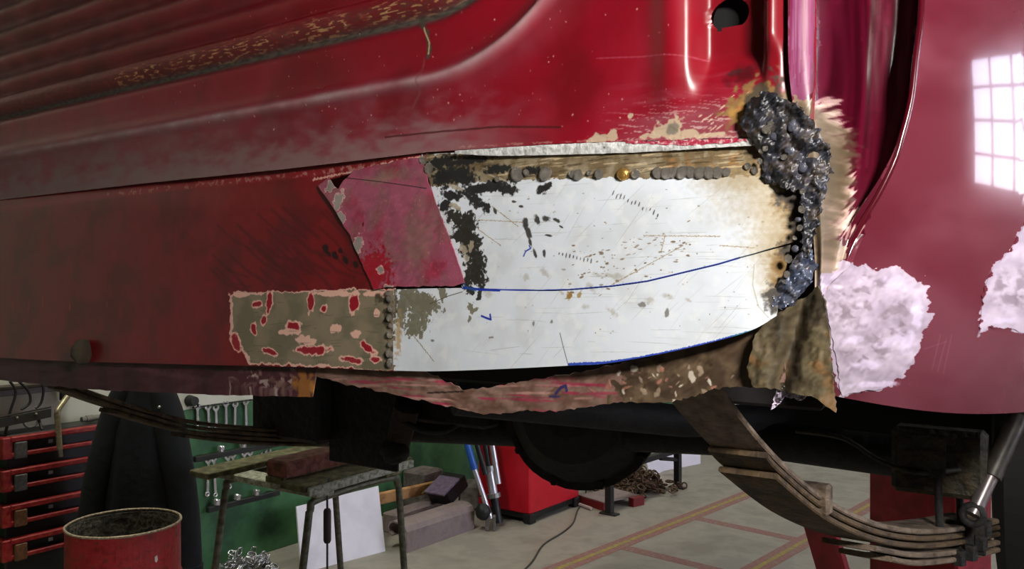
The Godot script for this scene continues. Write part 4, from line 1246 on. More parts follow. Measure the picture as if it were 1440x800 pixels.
func make_tubes() -> void:
	var body := plain("fitting_white", c8(226, 226, 222), 0.5)
	var glow := plain("fluorescent_glow", c8(240, 246, 236), 0.4)
	glow.emission_enabled = true
	glow.emission = c8(240, 250, 232)
	glow.emission_energy_multiplier = 1.5
	var k := 0
	for q in [[-2.7, 1.0], [1.6, 1.8], [-0.6, 6.4]]:
		var label: String = ["white fluorescent ceiling light over the tool wall", "white fluorescent ceiling light nearest the far wall", "white fluorescent ceiling light near the right hand windows"][k]
		var b := Vector3(q[0], 4.26, q[1])
		var t := thing("ceiling_light", label, "ceiling light", wt(b), "fluorescent ceiling lights")
		obj("fitting", box(Vector3(-0.75, 0.0, -0.12), Vector3(0.75, 0.13, 0.12), 0.01), body, t)
		for z in [-0.055, 0.055]:
			obj("fluorescent_tube", tube([Vector3(-0.7, -0.025, z), Vector3(0.7, -0.025, z)], 0.016, 12), glow, t)
		var l := AreaLight3D.new()
		l.name = "ceiling_light_glow"
		add_child(l, true)
		l.transform = wt(b + Vector3(0, -0.05, 0)) * Transform3D(Basis(Vector3.RIGHT, -PI / 2), Vector3.ZERO)
		l.area_size = Vector2(1.4, 0.2)
		l.light_color = Color(0.98, 1.0, 0.93)
		l.light_energy = TUBE_E * [1.7, 1.0, 0.6][k]
		l.shadow_enabled = true
		k += 1

func make_room() -> void:
	var cream := mixed("cream_wall", [c8(196, 194, 178), c8(214, 212, 196), c8(222, 220, 206)], 0.006, 0.7, 0.0, 0.1, 0.6)
	var green := mixed("green_wall", [c8(40, 78, 50), c8(58, 104, 66), c8(72, 120, 78)], 0.008, 0.55, 0.0, 0.1, 0.7)
	var white := mixed("white_wall", [c8(206, 204, 204), c8(222, 220, 222), c8(228, 226, 228)], 0.006, 0.7, 0.0, 0.1, 0.6)
	var dim := mixed("sooty_boards", [c8(84, 78, 74), c8(106, 100, 96), c8(118, 112, 108)], 0.006, 0.8, 0.0, 0.1, 0.6)  # unseen ceiling and front wall darkened so less light bounces back
	var concrete := mixed("concrete_floor", [c8(134, 126, 116), c8(146, 138, 128), c8(154, 146, 135), c8(142, 134, 125)], 0.008, 0.6, 0.0, 0.2, 0.5)
	struct("floor", box(Vector3(-9.7, -0.2, -0.2), Vector3(4.7, 0.0, 9.2), 0.0), concrete, WALL)
	struct("ceiling", box(Vector3(-9.7, 4.4, -0.2), Vector3(4.7, 4.6, 9.2), 0.0), dim, WALL)
	struct("wall_left", box(Vector3(-9.7, 0.0, -0.2), Vector3(4.7, 4.4, 0.0), 0.0), cream, WALL)
	struct("trim_1", box(Vector3(-9.5, 0.0, 0.0), Vector3(4.5, 0.83, 0.012), 0.003), green, WALL)
	struct("wall_back", box(Vector3(4.5, 0.0, 0.0), Vector3(4.7, 4.4, 9.0), 0.0), white, WALL)
	struct("wall_front", box(Vector3(-9.7, 0.0, 0.0), Vector3(-9.5, 4.4, 9.0), 0.0), dim, WALL)
	var spans := [[-2.7, -0.3], [0.9, 3.3]]
	var parts := [box(Vector3(-9.7, 0, 9.0), Vector3(4.7, 1.5, 9.2), 0.0), box(Vector3(-9.7, 3.6, 9.0), Vector3(4.7, 4.4, 9.2), 0.0)]
	var x := -9.7
	for q in spans + [[4.7, 4.7]]:
		parts.append(box(Vector3(x, 1.5, 9.0), Vector3(q[0], 3.6, 9.2), 0.0))
		x = q[1]
	struct("wall_right", join(parts), white, WALL)
	var frame := plain("window_white", c8(224, 222, 224), 0.5)
	var glass := plain("window_glass", Color(0.95, 0.97, 1.0, 0.08), 0.05)
	glass.transparency = BaseMaterial3D.TRANSPARENCY_ALPHA
	for k in 2:
		var w := Node3D.new()
		w.name = "window_%d" % (k + 1)
		add_child(w, true)
		w.transform = WALL * Transform3D(Basis(), Vector3(spans[k][0], 1.5, 9.06))
		w.set_meta("kind", "structure")
		obj("window_frame", join([box(Vector3(0, 0, 0), Vector3(2.4, 0.07, 0.08)), box(Vector3(0, 2.03, 0), Vector3(2.4, 2.1, 0.08)), box(Vector3(0, 0, 0), Vector3(0.07, 2.1, 0.08)), box(Vector3(2.33, 0, 0), Vector3(2.4, 2.1, 0.08))]), frame, w)
		for i in 3:
			obj("glazing_bar", box(Vector3(0.57 + 0.6 * i, 0.0, 0.02), Vector3(0.63 + 0.6 * i, 2.1, 0.06)), frame, w)
			obj("glazing_bar", box(Vector3(0.0, 0.50 + 0.525 * i, 0.02), Vector3(2.4, 0.55 + 0.525 * i, 0.06)), frame, w)
		for i in 4:
			for j in 4:
				obj("pane", box(Vector3(0.6 * i + 0.02, 0.525 * j + 0.02, 0.036), Vector3(0.6 * i + 0.58, 0.525 * j + 0.505, 0.042), 0.0), glass, w)

func stripe(called: String, a: Vector3, b: Vector3, w: float, y: float, m: Material, label: String, group: String) -> void:
	var d := (b - a)
	var t := Transform3D(Basis.looking_at(d.normalized()), (a + b) * 0.5)
	var o := obj(called, box(Vector3(-w * 0.5, y - 0.0008, -d.length() * 0.5), Vector3(w * 0.5, y, d.length() * 0.5), 0.0), m)
	o.transform = t
	tag(o, label, "floor marking", group)

func make_floor_lines() -> void:
	var rd := mixed("worn_red_line", [c8(140, 124, 114), c8(138, 100, 94), c8(140, 86, 84), c8(142, 116, 107)], 0.03, 0.7, 0.0, 0.0, 1.5)
	var yl := mixed("worn_yellow_line", [c8(134, 122, 90), c8(152, 132, 72), c8(168, 146, 66)], 0.03, 0.7, 0.0, 0.0, 1.5)
	var k := 0
	for q in [[700, 833, 1056, 693], [980, 846, 1240, 700]]:
		var a := flr(q[0], q[1])
		var b := flr(q[2], q[3])
		stripe("red_band", a, b, 0.12, 0.0018, rd, ["wide worn red band on the floor running back past the red cabinet", "wide worn red band on the floor running under the spring"][k], "red floor bands")
		stripe("yellow_line", a, b, 0.028, 0.0027, yl, ["thin yellow line along the red band past the red cabinet", "thin yellow line along the red band under the spring"][k], "yellow floor lines")
		k += 1
	k = 0
	for q in [[972, 727, 1150, 765], [862, 766, 1030, 807], [1052, 694, 1160, 722]]:
		var a := flr(q[0], q[1])
		var b := flr(q[2], q[3])
		stripe("red_band", a, b, 0.08, 0.0009, rd if k < 2 else yl, ["middle one of the worn red cross bands on the floor", "nearest worn red cross band at the bottom of the photo", "farthest cross band on the floor, yellowish, behind the spring leaf"][k], "red floor bands")
		k += 1

func spanner(len_: float, w: float) -> ArrayMesh:        # open jaw at the top, ring at the bottom, shank between
	var o := PackedVector2Array()
	var j := w * 1.15
	for q in [[-0.32, 0], [-0.5, -0.35], [-1.0, -0.75], [-1.05, -1.3], [-0.75, -1.62], [-0.42, -1.7], [-0.42, -1.05], [0.0, -0.8], [0.42, -1.05], [0.42, -1.7], [0.75, -1.62], [1.05, -1.3], [1.0, -0.75], [0.5, -0.35], [0.32, 0]]:
		o.append(Vector2(q[0] * j, -q[1] * j))
	o.append(Vector2(w * 0.45, -len_))
	o.append(Vector2(-w * 0.45, -len_))
	return join([prism(o, 0.007), moved(ring(w * 0.62, w * 0.3, 18, 8), Vector3(0, -len_ - w * 0.5, -0.0035))])

func moved(m: Mesh, by: Vector3) -> ArrayMesh:
	var st := SurfaceTool.new()
	st.begin(Mesh.PRIMITIVE_TRIANGLES)
	st.append_from(m, 0, Transform3D(Basis(), by))
	return st.commit()

func make_tool_wall() -> void:
	var chrome := plain("chrome", c8(206, 202, 204), 0.25, 0.75)
	var dark := plain("rack_black", c8(24, 24, 22), 0.5)
	# two rack rails with chrome sockets standing on them
	var k := 0
	for q in [[278, 641, 395, 627], [296, 712, 392, 699]]:
		var a := wl(q[0], q[1], 0.05)
		var b := wl(q[2], q[3], 0.05)
		b.y = a.y
		var t := thing("tool_rail", ["upper black tool rail on the green wall", "lower black tool rail on the green wall"][k], "tool rack", wt(a), "black tool rails")
		obj("rail", box(Vector3(-0.02, -0.028, -0.012), Vector3(b.x - a.x, 0.0, 0.014), 0.003), dark, t)
		for e in [0.02, b.x - a.x - 0.06]:
			obj("bracket", box(Vector3(e, -0.02, -0.049), Vector3(e + 0.03, -0.004, -0.010), 0.002), dark, t)
		var n := 0
		for px in [[310, 341, 362], [304, 333, 360]][k]:
			var w := wl(px, q[1], 0.05)
			var so := obj("socket", lathe([0.001, 0.0, 0.017, 0.0, 0.018, 0.004, 0.018, 0.026, 0.015, 0.03, 0.011, 0.03, 0.010, 0.015, 0.001, 0.015], 18), chrome)
			so.transform = wt(Vector3(w.x, a.y, 0.051))
			so.rotate_object_local(Vector3(0, 0, 1), -0.15)
			tag(so, "%s chrome socket on the %s black tool rail" % [["left", "middle", "right"][n], ["upper", "lower"][k]], "socket", "chrome sockets on the rails")
			n += 1
		k += 1
	# chrome spanners hanging in two rows
	var i := 0
	for q in [[278, 572, 596, 0], [293, 573, 597, 0], [304, 574, 598, 0], [318, 568, 602, 0], [331, 569, 603, 0], [346, 566, 604, 0], [293, 648, 690, 1], [301, 646, 692, 1], [321, 643, 680, 1], [328, 641, 652, 1], [344, 638, 655, 1], [352, 637, 656, 1], [371, 638, 650, 1], [378, 635, 646, 1]]:
		var top := wl(q[0], q[1], 0.03)
		var end := wl(q[0], q[2], 0.03)
		var len_: float = (top.y - end.y) * 0.94
		var s := obj("spanner", spanner(len_, 0.016), chrome)
		s.transform = wt(top + Vector3(0, -0.018, 0))
		s.rotate_object_local(Vector3(0, 0, 1), rng.randf_range(-0.03, 0.09))
		var row := "above the upper rail" if q[3] == 0 else "between the two rails"
		var place: String = ["first", "second", "third", "fourth", "fifth", "sixth", "seventh", "eighth"][i if i < 6 else i - 6]
		tag(s, "%s chrome spanner from the left hanging %s" % [place, row], "spanner", "chrome spanners on the green wall")
		i += 1
	obj("nail_strip", box(wl(270, 573, 0.012) - Vector3(0, 0.004, 0), wl(356, 562, 0.03) * Vector3(1, 0, 1) + Vector3(0, wl(270, 573, 0.0).y + 0.006, 0), 0.002), dark).transform = WALL
	tag(get_node("nail_strip"), "thin black hanging strip behind the upper row of spanners", "tool rack")
	var hk := wl(266, 563, 0.0)
	var h := thing("wall_hook", "round black hook with a short cord on the cream wall", "hook", wt(hk))
	obj("boss", tube([Vector3(0, 0, 0.0), Vector3(0, 0, 0.05)], [0.028, 0.022], 16), dark, h)
	obj("cord", tube([Vector3(0.02, 0.0, 0.03), Vector3(0.035, -0.03, 0.02), Vector3(0.035, -0.09, 0.012)], 0.005, 8, 4), dark, h)
	obj("cord_end", lump(3, 0.1), plain("cord_brass", c8(140, 136, 120), 0.4, 0.6), h, Vector3(0.035, -0.1, 0.018)).scale = Vector3.ONE * 0.012
	# shelf edge high on the left with cables, and the tools on the chest
	var sa := wl(-60, 552, 0.07)
	var sh := thing("wall_shelf", "narrow brown shelf on the cream wall above the tool chest", "shelf", wt(sa))
	obj("board", box(Vector3(0, -0.010, -0.07), Vector3(wl(92, 541, 0.07).x - sa.x, 0.006, 0.0), 0.003), plain("shelf_brown", c8(58, 46, 34), 0.6), sh)
	obj("shelf_rail", box(Vector3(0, -0.04, -0.068), Vector3(wl(92, 541, 0.07).x - sa.x, -0.012, -0.05), 0.003), plain("shelf_grey", c8(150, 142, 146), 0.6), sh)
	for x in [0.1, 0.42]:
		obj("bracket", box(Vector3(x, -0.08, -0.049), Vector3(x + 0.02, -0.012, -0.03), 0.002), dark, sh)

func make_chest() -> void:
	var red := mixed("chest_red", [c8(120, 14, 20), c8(150, 26, 30), c8(150, 60, 44)], 0.02, 0.45, 0.0, 0.0, 3.0)
	var black := plain("chest_black", c8(16, 16, 17), 0.4)
	var grey := mixed("chest_corner", [c8(70, 66, 66), c8(100, 96, 92)], 0.02, 0.5, 0.2, 0.0, 4.0)
	var b := wl(14, 660, 0.20)
	b.y = 0.0
	var t := thing("tool_chest", "black tool chest with four red edged drawers behind the red barrel", "tool chest", wt(b))
	var top := wl(20, 613, 0.20).y
	var wide := wl(176, 613, 0.20).x - b.x
	obj("carcass", box(Vector3(-0.005, 0.02, -0.17), Vector3(wide, top, -0.03), 0.006), black, t)
	for k in 4:
		obj("foot", box(Vector3(0.02 if k % 2 == 0 else wide - 0.08, 0.0, -0.16 if k < 2 else -0.1), Vector3(0.08 if k % 2 == 0 else wide - 0.02, 0.03, -0.11 if k < 2 else -0.04), 0.004), black, t)
	var k := 0
	for y in [618.0, 664.0, 714.0, 762.0]:
		var v := wl(14, y, 0.20).y + 0.01
		var d := obj("drawer", box(Vector3(0.0, v - 0.078, -0.1), Vector3(wide, v - 0.01, -0.022), 0.004), black, t)
		obj("top_rail", box(Vector3(0.0, v - 0.022, -0.022), Vector3(wide, v, 0.012), 0.004), red, d)
		obj("bottom_rail", box(Vector3(0.0, v - 0.082, -0.022), Vector3(wide, v - 0.064, 0.006), 0.004), red, d)
		obj("end_block", box(Vector3(-0.03, v - 0.088, -0.1), Vector3(0.012, v - 0.002, 0.004), 0.004), red, d)
		obj("corner_block", box(Vector3(0.013, v - 0.09, -0.022), Vector3(0.062, v - 0.023, 0.014), 0.004), grey if k < 2 else mixed("chest_rust_corner", [c8(80, 50, 30), c8(120, 76, 44)], 0.02, 0.6, 0.0, 0.0, 4.0), d)
		obj("badge", box(Vector3(0.16, v - 0.05, -0.0225), Vector3(0.178, v - 0.036, -0.0195), 0.001), plain("badge_white", c8(190, 190, 196), 0.4), d)
		k += 1
	# on top of the chest
	var steel := plain("dull_steel", c8(128, 122, 112), 0.4, 0.5)
	var dark := plain("tool_dark", c8(44, 42, 34), 0.5)
	var r := thing("steel_rod", "short dull steel rod lying at the right on top of the tool chest", "rod", wt(Vector3(b.x + 0.33, top + 0.017, 0.12)))
	obj("rod", tube([Vector3(0, 0, 0), Vector3(0.2, 0, -0.01)], 0.012, 12), steel, r)
	obj("collar", tube([Vector3(0.17, 0, -0.008), Vector3(0.19, 0, -0.009)], 0.015, 12), steel, r)
	obj("collar", tube([Vector3(0.02, 0, -0.001), Vector3(0.05, 0, -0.002)], 0.015, 12), steel, r)
	var p0 := wl(96, 556, 0.20)
	var p1 := wl(80, 578, 0.235)
	var p2 := wl(84, 632, 0.25)
	var bt := thing("bent_tube", "bent steel tube standing up against the tool chest front", "tube", wt(p2))
	obj("tube", tube([p0 - p2, p0.lerp(p1, 0.85) - p2, p1 - p2 + Vector3(0, -0.01, 0), p1.lerp(p2, 0.15) - p2, Vector3.ZERO], 0.0115, 12, 5), mixed("tube_brass", [c8(130, 118, 90), c8(166, 156, 128)], 0.02, 0.35, 0.5, 0.0, 4.0), bt)
	obj("tube_end", tube([Vector3(0, 0.01, 0), Vector3(0.004, -0.03, 0.0)], 0.009, 10), steel, bt)
	var g0 := wl(-8, 588, 0.16)
	var g1 := wl(68, 573, 0.12)
	var ch := thing("steel_channel", "dark olive steel channel propped over the tool chest's left end", "steel section", wt(g0))
	obj("web", strip([Vector3.ZERO, (g1 - g0)], Vector3(0, 0.2, 0.98).normalized(), 0.05, 0.006, 2), dark, ch)
	obj("lip", strip([Vector3(0, -0.02, 0.022), (g1 - g0) + Vector3(0, -0.02, 0.022)], Vector3(0, 1, 0), 0.036, 0.004, 2), dark, ch)
	for q in [0.35, 0.7]:
		obj("rivet", lump(2, 0.05), steel, ch, (g1 - g0) * q + Vector3(0, -0.012, 0.027)).scale = Vector3.ONE * 0.006
	obj("strut", tube([Vector3(0.05, -0.03, 0), Vector3(0.05, top - g0.y + 0.004, -0.02)], 0.006, 8), dark, ch)
	obj("strut", tube([(g1 - g0) * 0.8 + Vector3(0, -0.03, 0), Vector3((g1 - g0).x * 0.8, top - g0.y + 0.004, 0.0)], 0.006, 8), dark, ch)
	# looped cables hanging from the shelf
	var n := 0
	for q in [[[14, 536], [22, 552], [14, 580], [8, 606]], [[24, 534], [40, 550], [42, 566], [30, 576]], [[56, 530], [61, 548], [58, 566], [50, 574]]]:
		var w := []
		for e in q:
			w.append(wl(e[0], e[1], 0.09))
		var o: Vector3 = w[0]
		for e in w.size():
			w[e] = (w[e] as Vector3) - o
		var c := obj("hanging_cable", tube(w, 0.0055, 8, 6), plain("cable_black", c8(30, 28, 28), 0.5))
		c.transform = wt(o)
		tag(c, ["leftmost dark cable hanging from the brown shelf", "middle dark cable looped below the brown shelf", "right dark cable hanging to the olive channel's end"][n], "cable", "cables under the shelf")
		n += 1
	var hb := wl(50, 600, 0.12)
	var hc := thing("hose_clamp", "round steel hose clamp standing on the tool chest", "clamp", wt(Vector3(hb.x, top + 0.036, 0.08)))
	obj("band", ring(0.03, 0.004, 24, 6), steel, hc)
	obj("screw", tube([Vector3(0.03, -0.01, 0), Vector3(0.03, 0.02, 0)], 0.006, 8), steel, hc)

func make_jacket() -> void:
	# a dark work coat on a stand, between the chest and the tool rails
	var cloth := mixed("navy_cloth", [c8(6, 7, 11), c8(10, 12, 18), c8(14, 16, 24)], 0.01, 0.9, 0.0, 0.2, 3.0)
	var d := 3.42
	var base := flr(205, 400.0 + H / d * F)
	var t := thing("work_coat", "dark navy work coat hanging in the shade behind the red barrel", "coat", Transform3D(Basis(), base))
	var sec := [[1.22, 0.05, 0.05, 208], [1.17, 0.08, 0.07, 208], [1.10, 0.092, 0.08, 209], [1.03, 0.10, 0.09, 209], [0.97, 0.112, 0.10, 206], [0.88, 0.135, 0.11, 203], [0.75, 0.158, 0.12, 204], [0.60, 0.172, 0.13, 207], [0.45, 0.182, 0.13, 209], [0.25, 0.20, 0.135, 210]]
	var p := PackedVector3Array()
	for e in sec.size():
		var q: Array = sec[e]
		for i in 49:
			var a := -TAU * (i % 48) / 48.0
			var f: float = 1.0 + 0.10 * sin(a * 9.0 + q[0] * 5.0) * (1.25 - q[0]) + 0.06 * nz.get_noise_3d(cos(a) * 60, q[0] * 80.0, sin(a) * 60)
			p.append(Vector3((q[3] - 205.0) / F * d + cos(a) * q[1] * f, q[0], sin(a) * q[2] * f))
	obj("coat_body", grid(p, 49, sec.size(), 0.004), cloth, t)
	for s in [[-1.0, 150, 690], [1.0, 250, 700]]:
		var x0: float = 0.12 * s[0]
		var pts := [Vector3(x0 * 0.4, 1.05, 0.02), Vector3(x0 * 0.78, 0.93, 0.03), Vector3(x0 * 1.18, 0.75, 0.05), Vector3(x0 * 1.48, 0.56, 0.06), Vector3(x0 * 1.65, 0.34, 0.07)]
		var sl := obj("sleeve", tube(pts, [0.06, 0.068, 0.062, 0.056, 0.05], 18, 6), cloth, t)
		obj("cuff", tube([pts[4] + Vector3(0, 0.02, 0), pts[4] + Vector3(0, -0.012, 0)], 0.054, 18), cloth, sl)
	obj("collar", ring(0.075, 0.026, 24, 10), cloth, t, Vector3(0, 1.2, 0)).rotation.x = PI / 2
	obj("stud", lump(4, 0.05), plain("stud_steel", c8(190, 190, 180), 0.25, 0.8), t, Vector3((237 - 205.0) / F * d, H - 168.0 / F * d, 0.09)).scale = Vector3.ONE * 0.007
	var s := Node3D.new()
	s.name = "hanger_stand"
	t.add_child(s, true)
	obj("pole", tube([Vector3(0, 0.02, 0), Vector3(0, 1.2, 0)], 0.014, 12), plain("stand_black", c8(20, 20, 22), 0.5), s)
	obj("foot", lathe([0.001, 0.0, 0.17, 0.0, 0.17, 0.012, 0.03, 0.03, 0.001, 0.03], 32), plain("stand_black", c8(20, 20, 22), 0.5), s)

func make_barrel() -> void:
	var d := 2.98
	var c := pt(174.5, 734, d)
	var t := thing("barrel", "open red steel barrel with a scuffed rim and ash inside", "barrel", Transform3D(Basis(), Vector3(c.x, 0, c.z)))
	var h := c.y
	var r := 0.186
	var red := mixed("barrel_red", [c8(120, 16, 20), c8(158, 22, 28), c8(166, 34, 36), c8(120, 40, 34)], 0.012, 0.5, 0.0, 0.2, 2.5)
	obj("drum", lathe([r * 0.97, 0.0, r * 0.99, 0.01, r * 0.99, h * 0.3, r * 1.025, h * 0.32, r * 1.025, h * 0.34, r * 0.99, h * 0.36, r * 0.99, h * 0.66, r * 1.02, h * 0.68, r * 1.02, h * 0.7, r * 0.99, h * 0.72, r * 0.99, h - 0.012, r * 0.985, h - 0.004], 64, 0.012), red, t)
	obj("inside", lathe([r * 0.985, h - 0.004, r * 0.965, h - 0.012, r * 0.965, h * 0.5, r * 0.95, 0.03, 0.001, 0.03], 48, 0.012), mixed("barrel_inside", [c8(36, 34, 28), c8(66, 62, 52), c8(120, 112, 98), c8(44, 40, 32)], 0.014, 0.85, 0.0, 0.4, 3.0), t)
	var rim := []
	for i in 65:
		var a := TAU * i / 64.0
		var w := r * 0.99 * (1.0 + 0.012 * nz.get_noise_2d(cos(a) * 90, sin(a) * 90 + h * 60))
		rim.append(Vector3(cos(a) * w, h - 0.002, sin(a) * w))
	obj("rim", tube(rim, 0.0045, 8), mixed("barrel_rim", [c8(110, 84, 60), c8(170, 150, 124), c8(190, 180, 160)], 0.03, 0.5, 0.3, 0.0, 6.0), t)
	obj("ash", lathe([r * 0.94, h * 0.60, r * 0.6, h * 0.66, r * 0.3, h * 0.64, 0.001, h * 0.67], 40, 0.06), mixed("ash", [c8(44, 42, 36), c8(84, 80, 70), c8(150, 144, 130)], 0.02, 0.95, 0.0, 1.0, 4.0), t)
	obj("label_scrap", patch([-1.2, -2, 1.0, -3, 1.6, 1, 0.4, 3, -1.0, 2], 0.8, func(x: float, y: float) -> Vector3: return Vector3(sin(0.98 + x * 0.022) * (r * 0.995), h - 0.095 - y * 0.004, cos(0.98 + x * 0.022) * (r * 0.995)), 0.0006), plain("scrap_white", c8(206, 196, 186), 0.6), t)

func make_trestle() -> void:
	var tubem := mixed("trestle_tube", [c8(62, 60, 46), c8(92, 90, 72), c8(112, 108, 90)], 0.02, 0.45, 0.35, 0.0, 3.0)
	var wood := mixed("trestle_board", [c8(58, 54, 30), c8(84, 78, 48), c8(110, 104, 72)], 0.012, 0.8, 0.0, 0.4, 2.5)
	var pale := mixed("trestle_paint", [c8(108, 106, 88), c8(150, 148, 130), c8(164, 160, 146)], 0.02, 0.7, 0.0, 0.3, 4.0)
	var fl := pt(432, 706, 2.76)
	var fr := pt(562, 668, 3.11)
	var bl_ := pt(314, 676, 3.09)
	var br := pt(470, 640, 3.44)
	var base := Vector3((fl.x + br.x) * 0.5, 0, (fl.z + br.z) * 0.5)
	var t := thing("trestle", "low trestle bench with bent steel tube legs and worn olive boards", "trestle", Transform3D(Basis(), base))
	var ar := func(a: Vector3, b: Vector3, la: Vector3, lb: Vector3) -> ArrayMesh:
		var ab := (b - a).normalized()
		return tube([la - base, a - base - Vector3(0, 0.09, 0) + (la - a) * 0.02, a - base - Vector3(0, 0.03, 0) + ab * 0.012, a - base + ab * 0.055, b - base - ab * 0.055, b - base - Vector3(0, 0.03, 0) - ab * 0.012, b - base - Vector3(0, 0.09, 0) + (lb - b) * 0.02, lb - base], 0.0125, 12, 5)
	var out := (fl - bl_).normalized() * 0.0
	var dirx := (fr - fl).normalized()
	var f1 := Vector3(fl.x, 0.013, fl.z) - dirx * 0.10
	var f2 := Vector3(fr.x, 0.013, fr.z) + dirx * 0.06
	var b1 := Vector3(bl_.x, 0.013, bl_.z) - dirx * 0.10
	var b2 := Vector3(br.x, 0.013, br.z) + dirx * 0.06
	obj("leg_frame", ar.call(fl, fr, f1, f2), tubem, t)
	obj("leg_frame", ar.call(bl_, br, b1, b2), tubem, t)
	obj("cross_bar", tube([b2.lerp(br, 0.30) - base, f2.lerp(fr, 0.30) - base], 0.010, 10), tubem, t)
	obj("cross_bar", tube([b1.lerp(bl_, 0.30) - base, f1.lerp(fl, 0.30) - base], 0.010, 10), tubem, t)
	# boards along the frames, on two cleats
	var z := (bl_ - fl).normalized()
	var bas := Basis(dirx, Vector3.UP, dirx.cross(Vector3.UP).normalized())
	var L := (fr - fl).length()
	var W := (bl_ - fl).length()
	var o := fl + Vector3(0, 0.0125, 0) - base
	var tr := Transform3D(bas, o)
	for x in [0.02, L - 0.09]:
		obj("cleat", box(Vector3(x - 0.01, 0.0, -W - 0.02), Vector3(x + 0.07, 0.024, 0.03), 0.003), pale if x < 0.1 else wood, t).transform = tr
	for q in [[-0.10, 0.02, -0.03], [-0.21, -0.125, 0.0], [-W - 0.0, -W + 0.11, -0.09]]:
		obj("board", box(Vector3(q[2], 0.0245, minf(q[0], q[1])), Vector3(L + 0.05, 0.046, maxf(q[0], q[1])), 0.003), wood, t).transform = tr
	obj("edge_strip", box(Vector3(-0.02, 0.012, 0.0205), Vector3(L + 0.04, 0.040, 0.034), 0.003), pale, t).transform = tr
	# rusty block lying on the boards
	var blk := obj("rusty_block", box(Vector3(-0.02, 0.0, -0.10), Vector3(0.36, 0.055, 0.0), 0.006), mixed("block_rust", [c8(74, 36, 24), c8(112, 56, 36), c8(120, 74, 70)], 0.012, 0.8, 0.0, 0.6, 3.0))
	blk.transform = Transform3D(bas, base + o + Vector3(0, 0.046, 0) + bas * Vector3(0.02, 0, -0.105))
	tag(blk, "long rusty brown steel block lying on the trestle boards", "steel block")
	# a rod with a dark grip hanging from the front tube
	var hp := pt(463, 697, 2.83)
	var hg := thing("hanging_rod", "thin steel rod with a dark round grip hanging in front of the trestle", "rod", Transform3D(Basis(), hp))
	obj("rod", tube([Vector3(0, 0.05, 0.03), Vector3(0, -0.36, 0.03)], 0.0035, 8), plain("rod_dark", c8(50, 46, 44), 0.5, 0.3), hg)
	obj("grip", tube([Vector3(0, -0.035, 0.03), Vector3(0, -0.042, 0.03), Vector3(0, -0.138, 0.03), Vector3(0, -0.146, 0.03)], [0.009, 0.0125, 0.0125, 0.009], 14), plain("grip_brown", c8(52, 34, 30), 0.55), hg)
	obj("hook", tube([Vector3(0, 0.02, 0.03), Vector3(0, 0.045, 0.028), Vector3(0.0, 0.055, 0.0), Vector3(0.0, 0.03, -0.016)], 0.006, 8, 5), plain("rod_dark", c8(50, 46, 44), 0.5, 0.3), hg)

func on_floor(called: String, label: String, category: String, mesh: Mesh, m: Material, at: Vector3, yaw: float, group := "") -> MeshInstance3D:
	var o := obj(called, mesh, m)
	o.transform = Transform3D(Basis(Vector3.UP, yaw), at)
	tag(o, label, category, group)
	return o

func yaw_of(a: Vector3, b: Vector3) -> float:            # turn that lays the x axis from a to b
	return atan2(-(b.z - a.z), b.x - a.x)

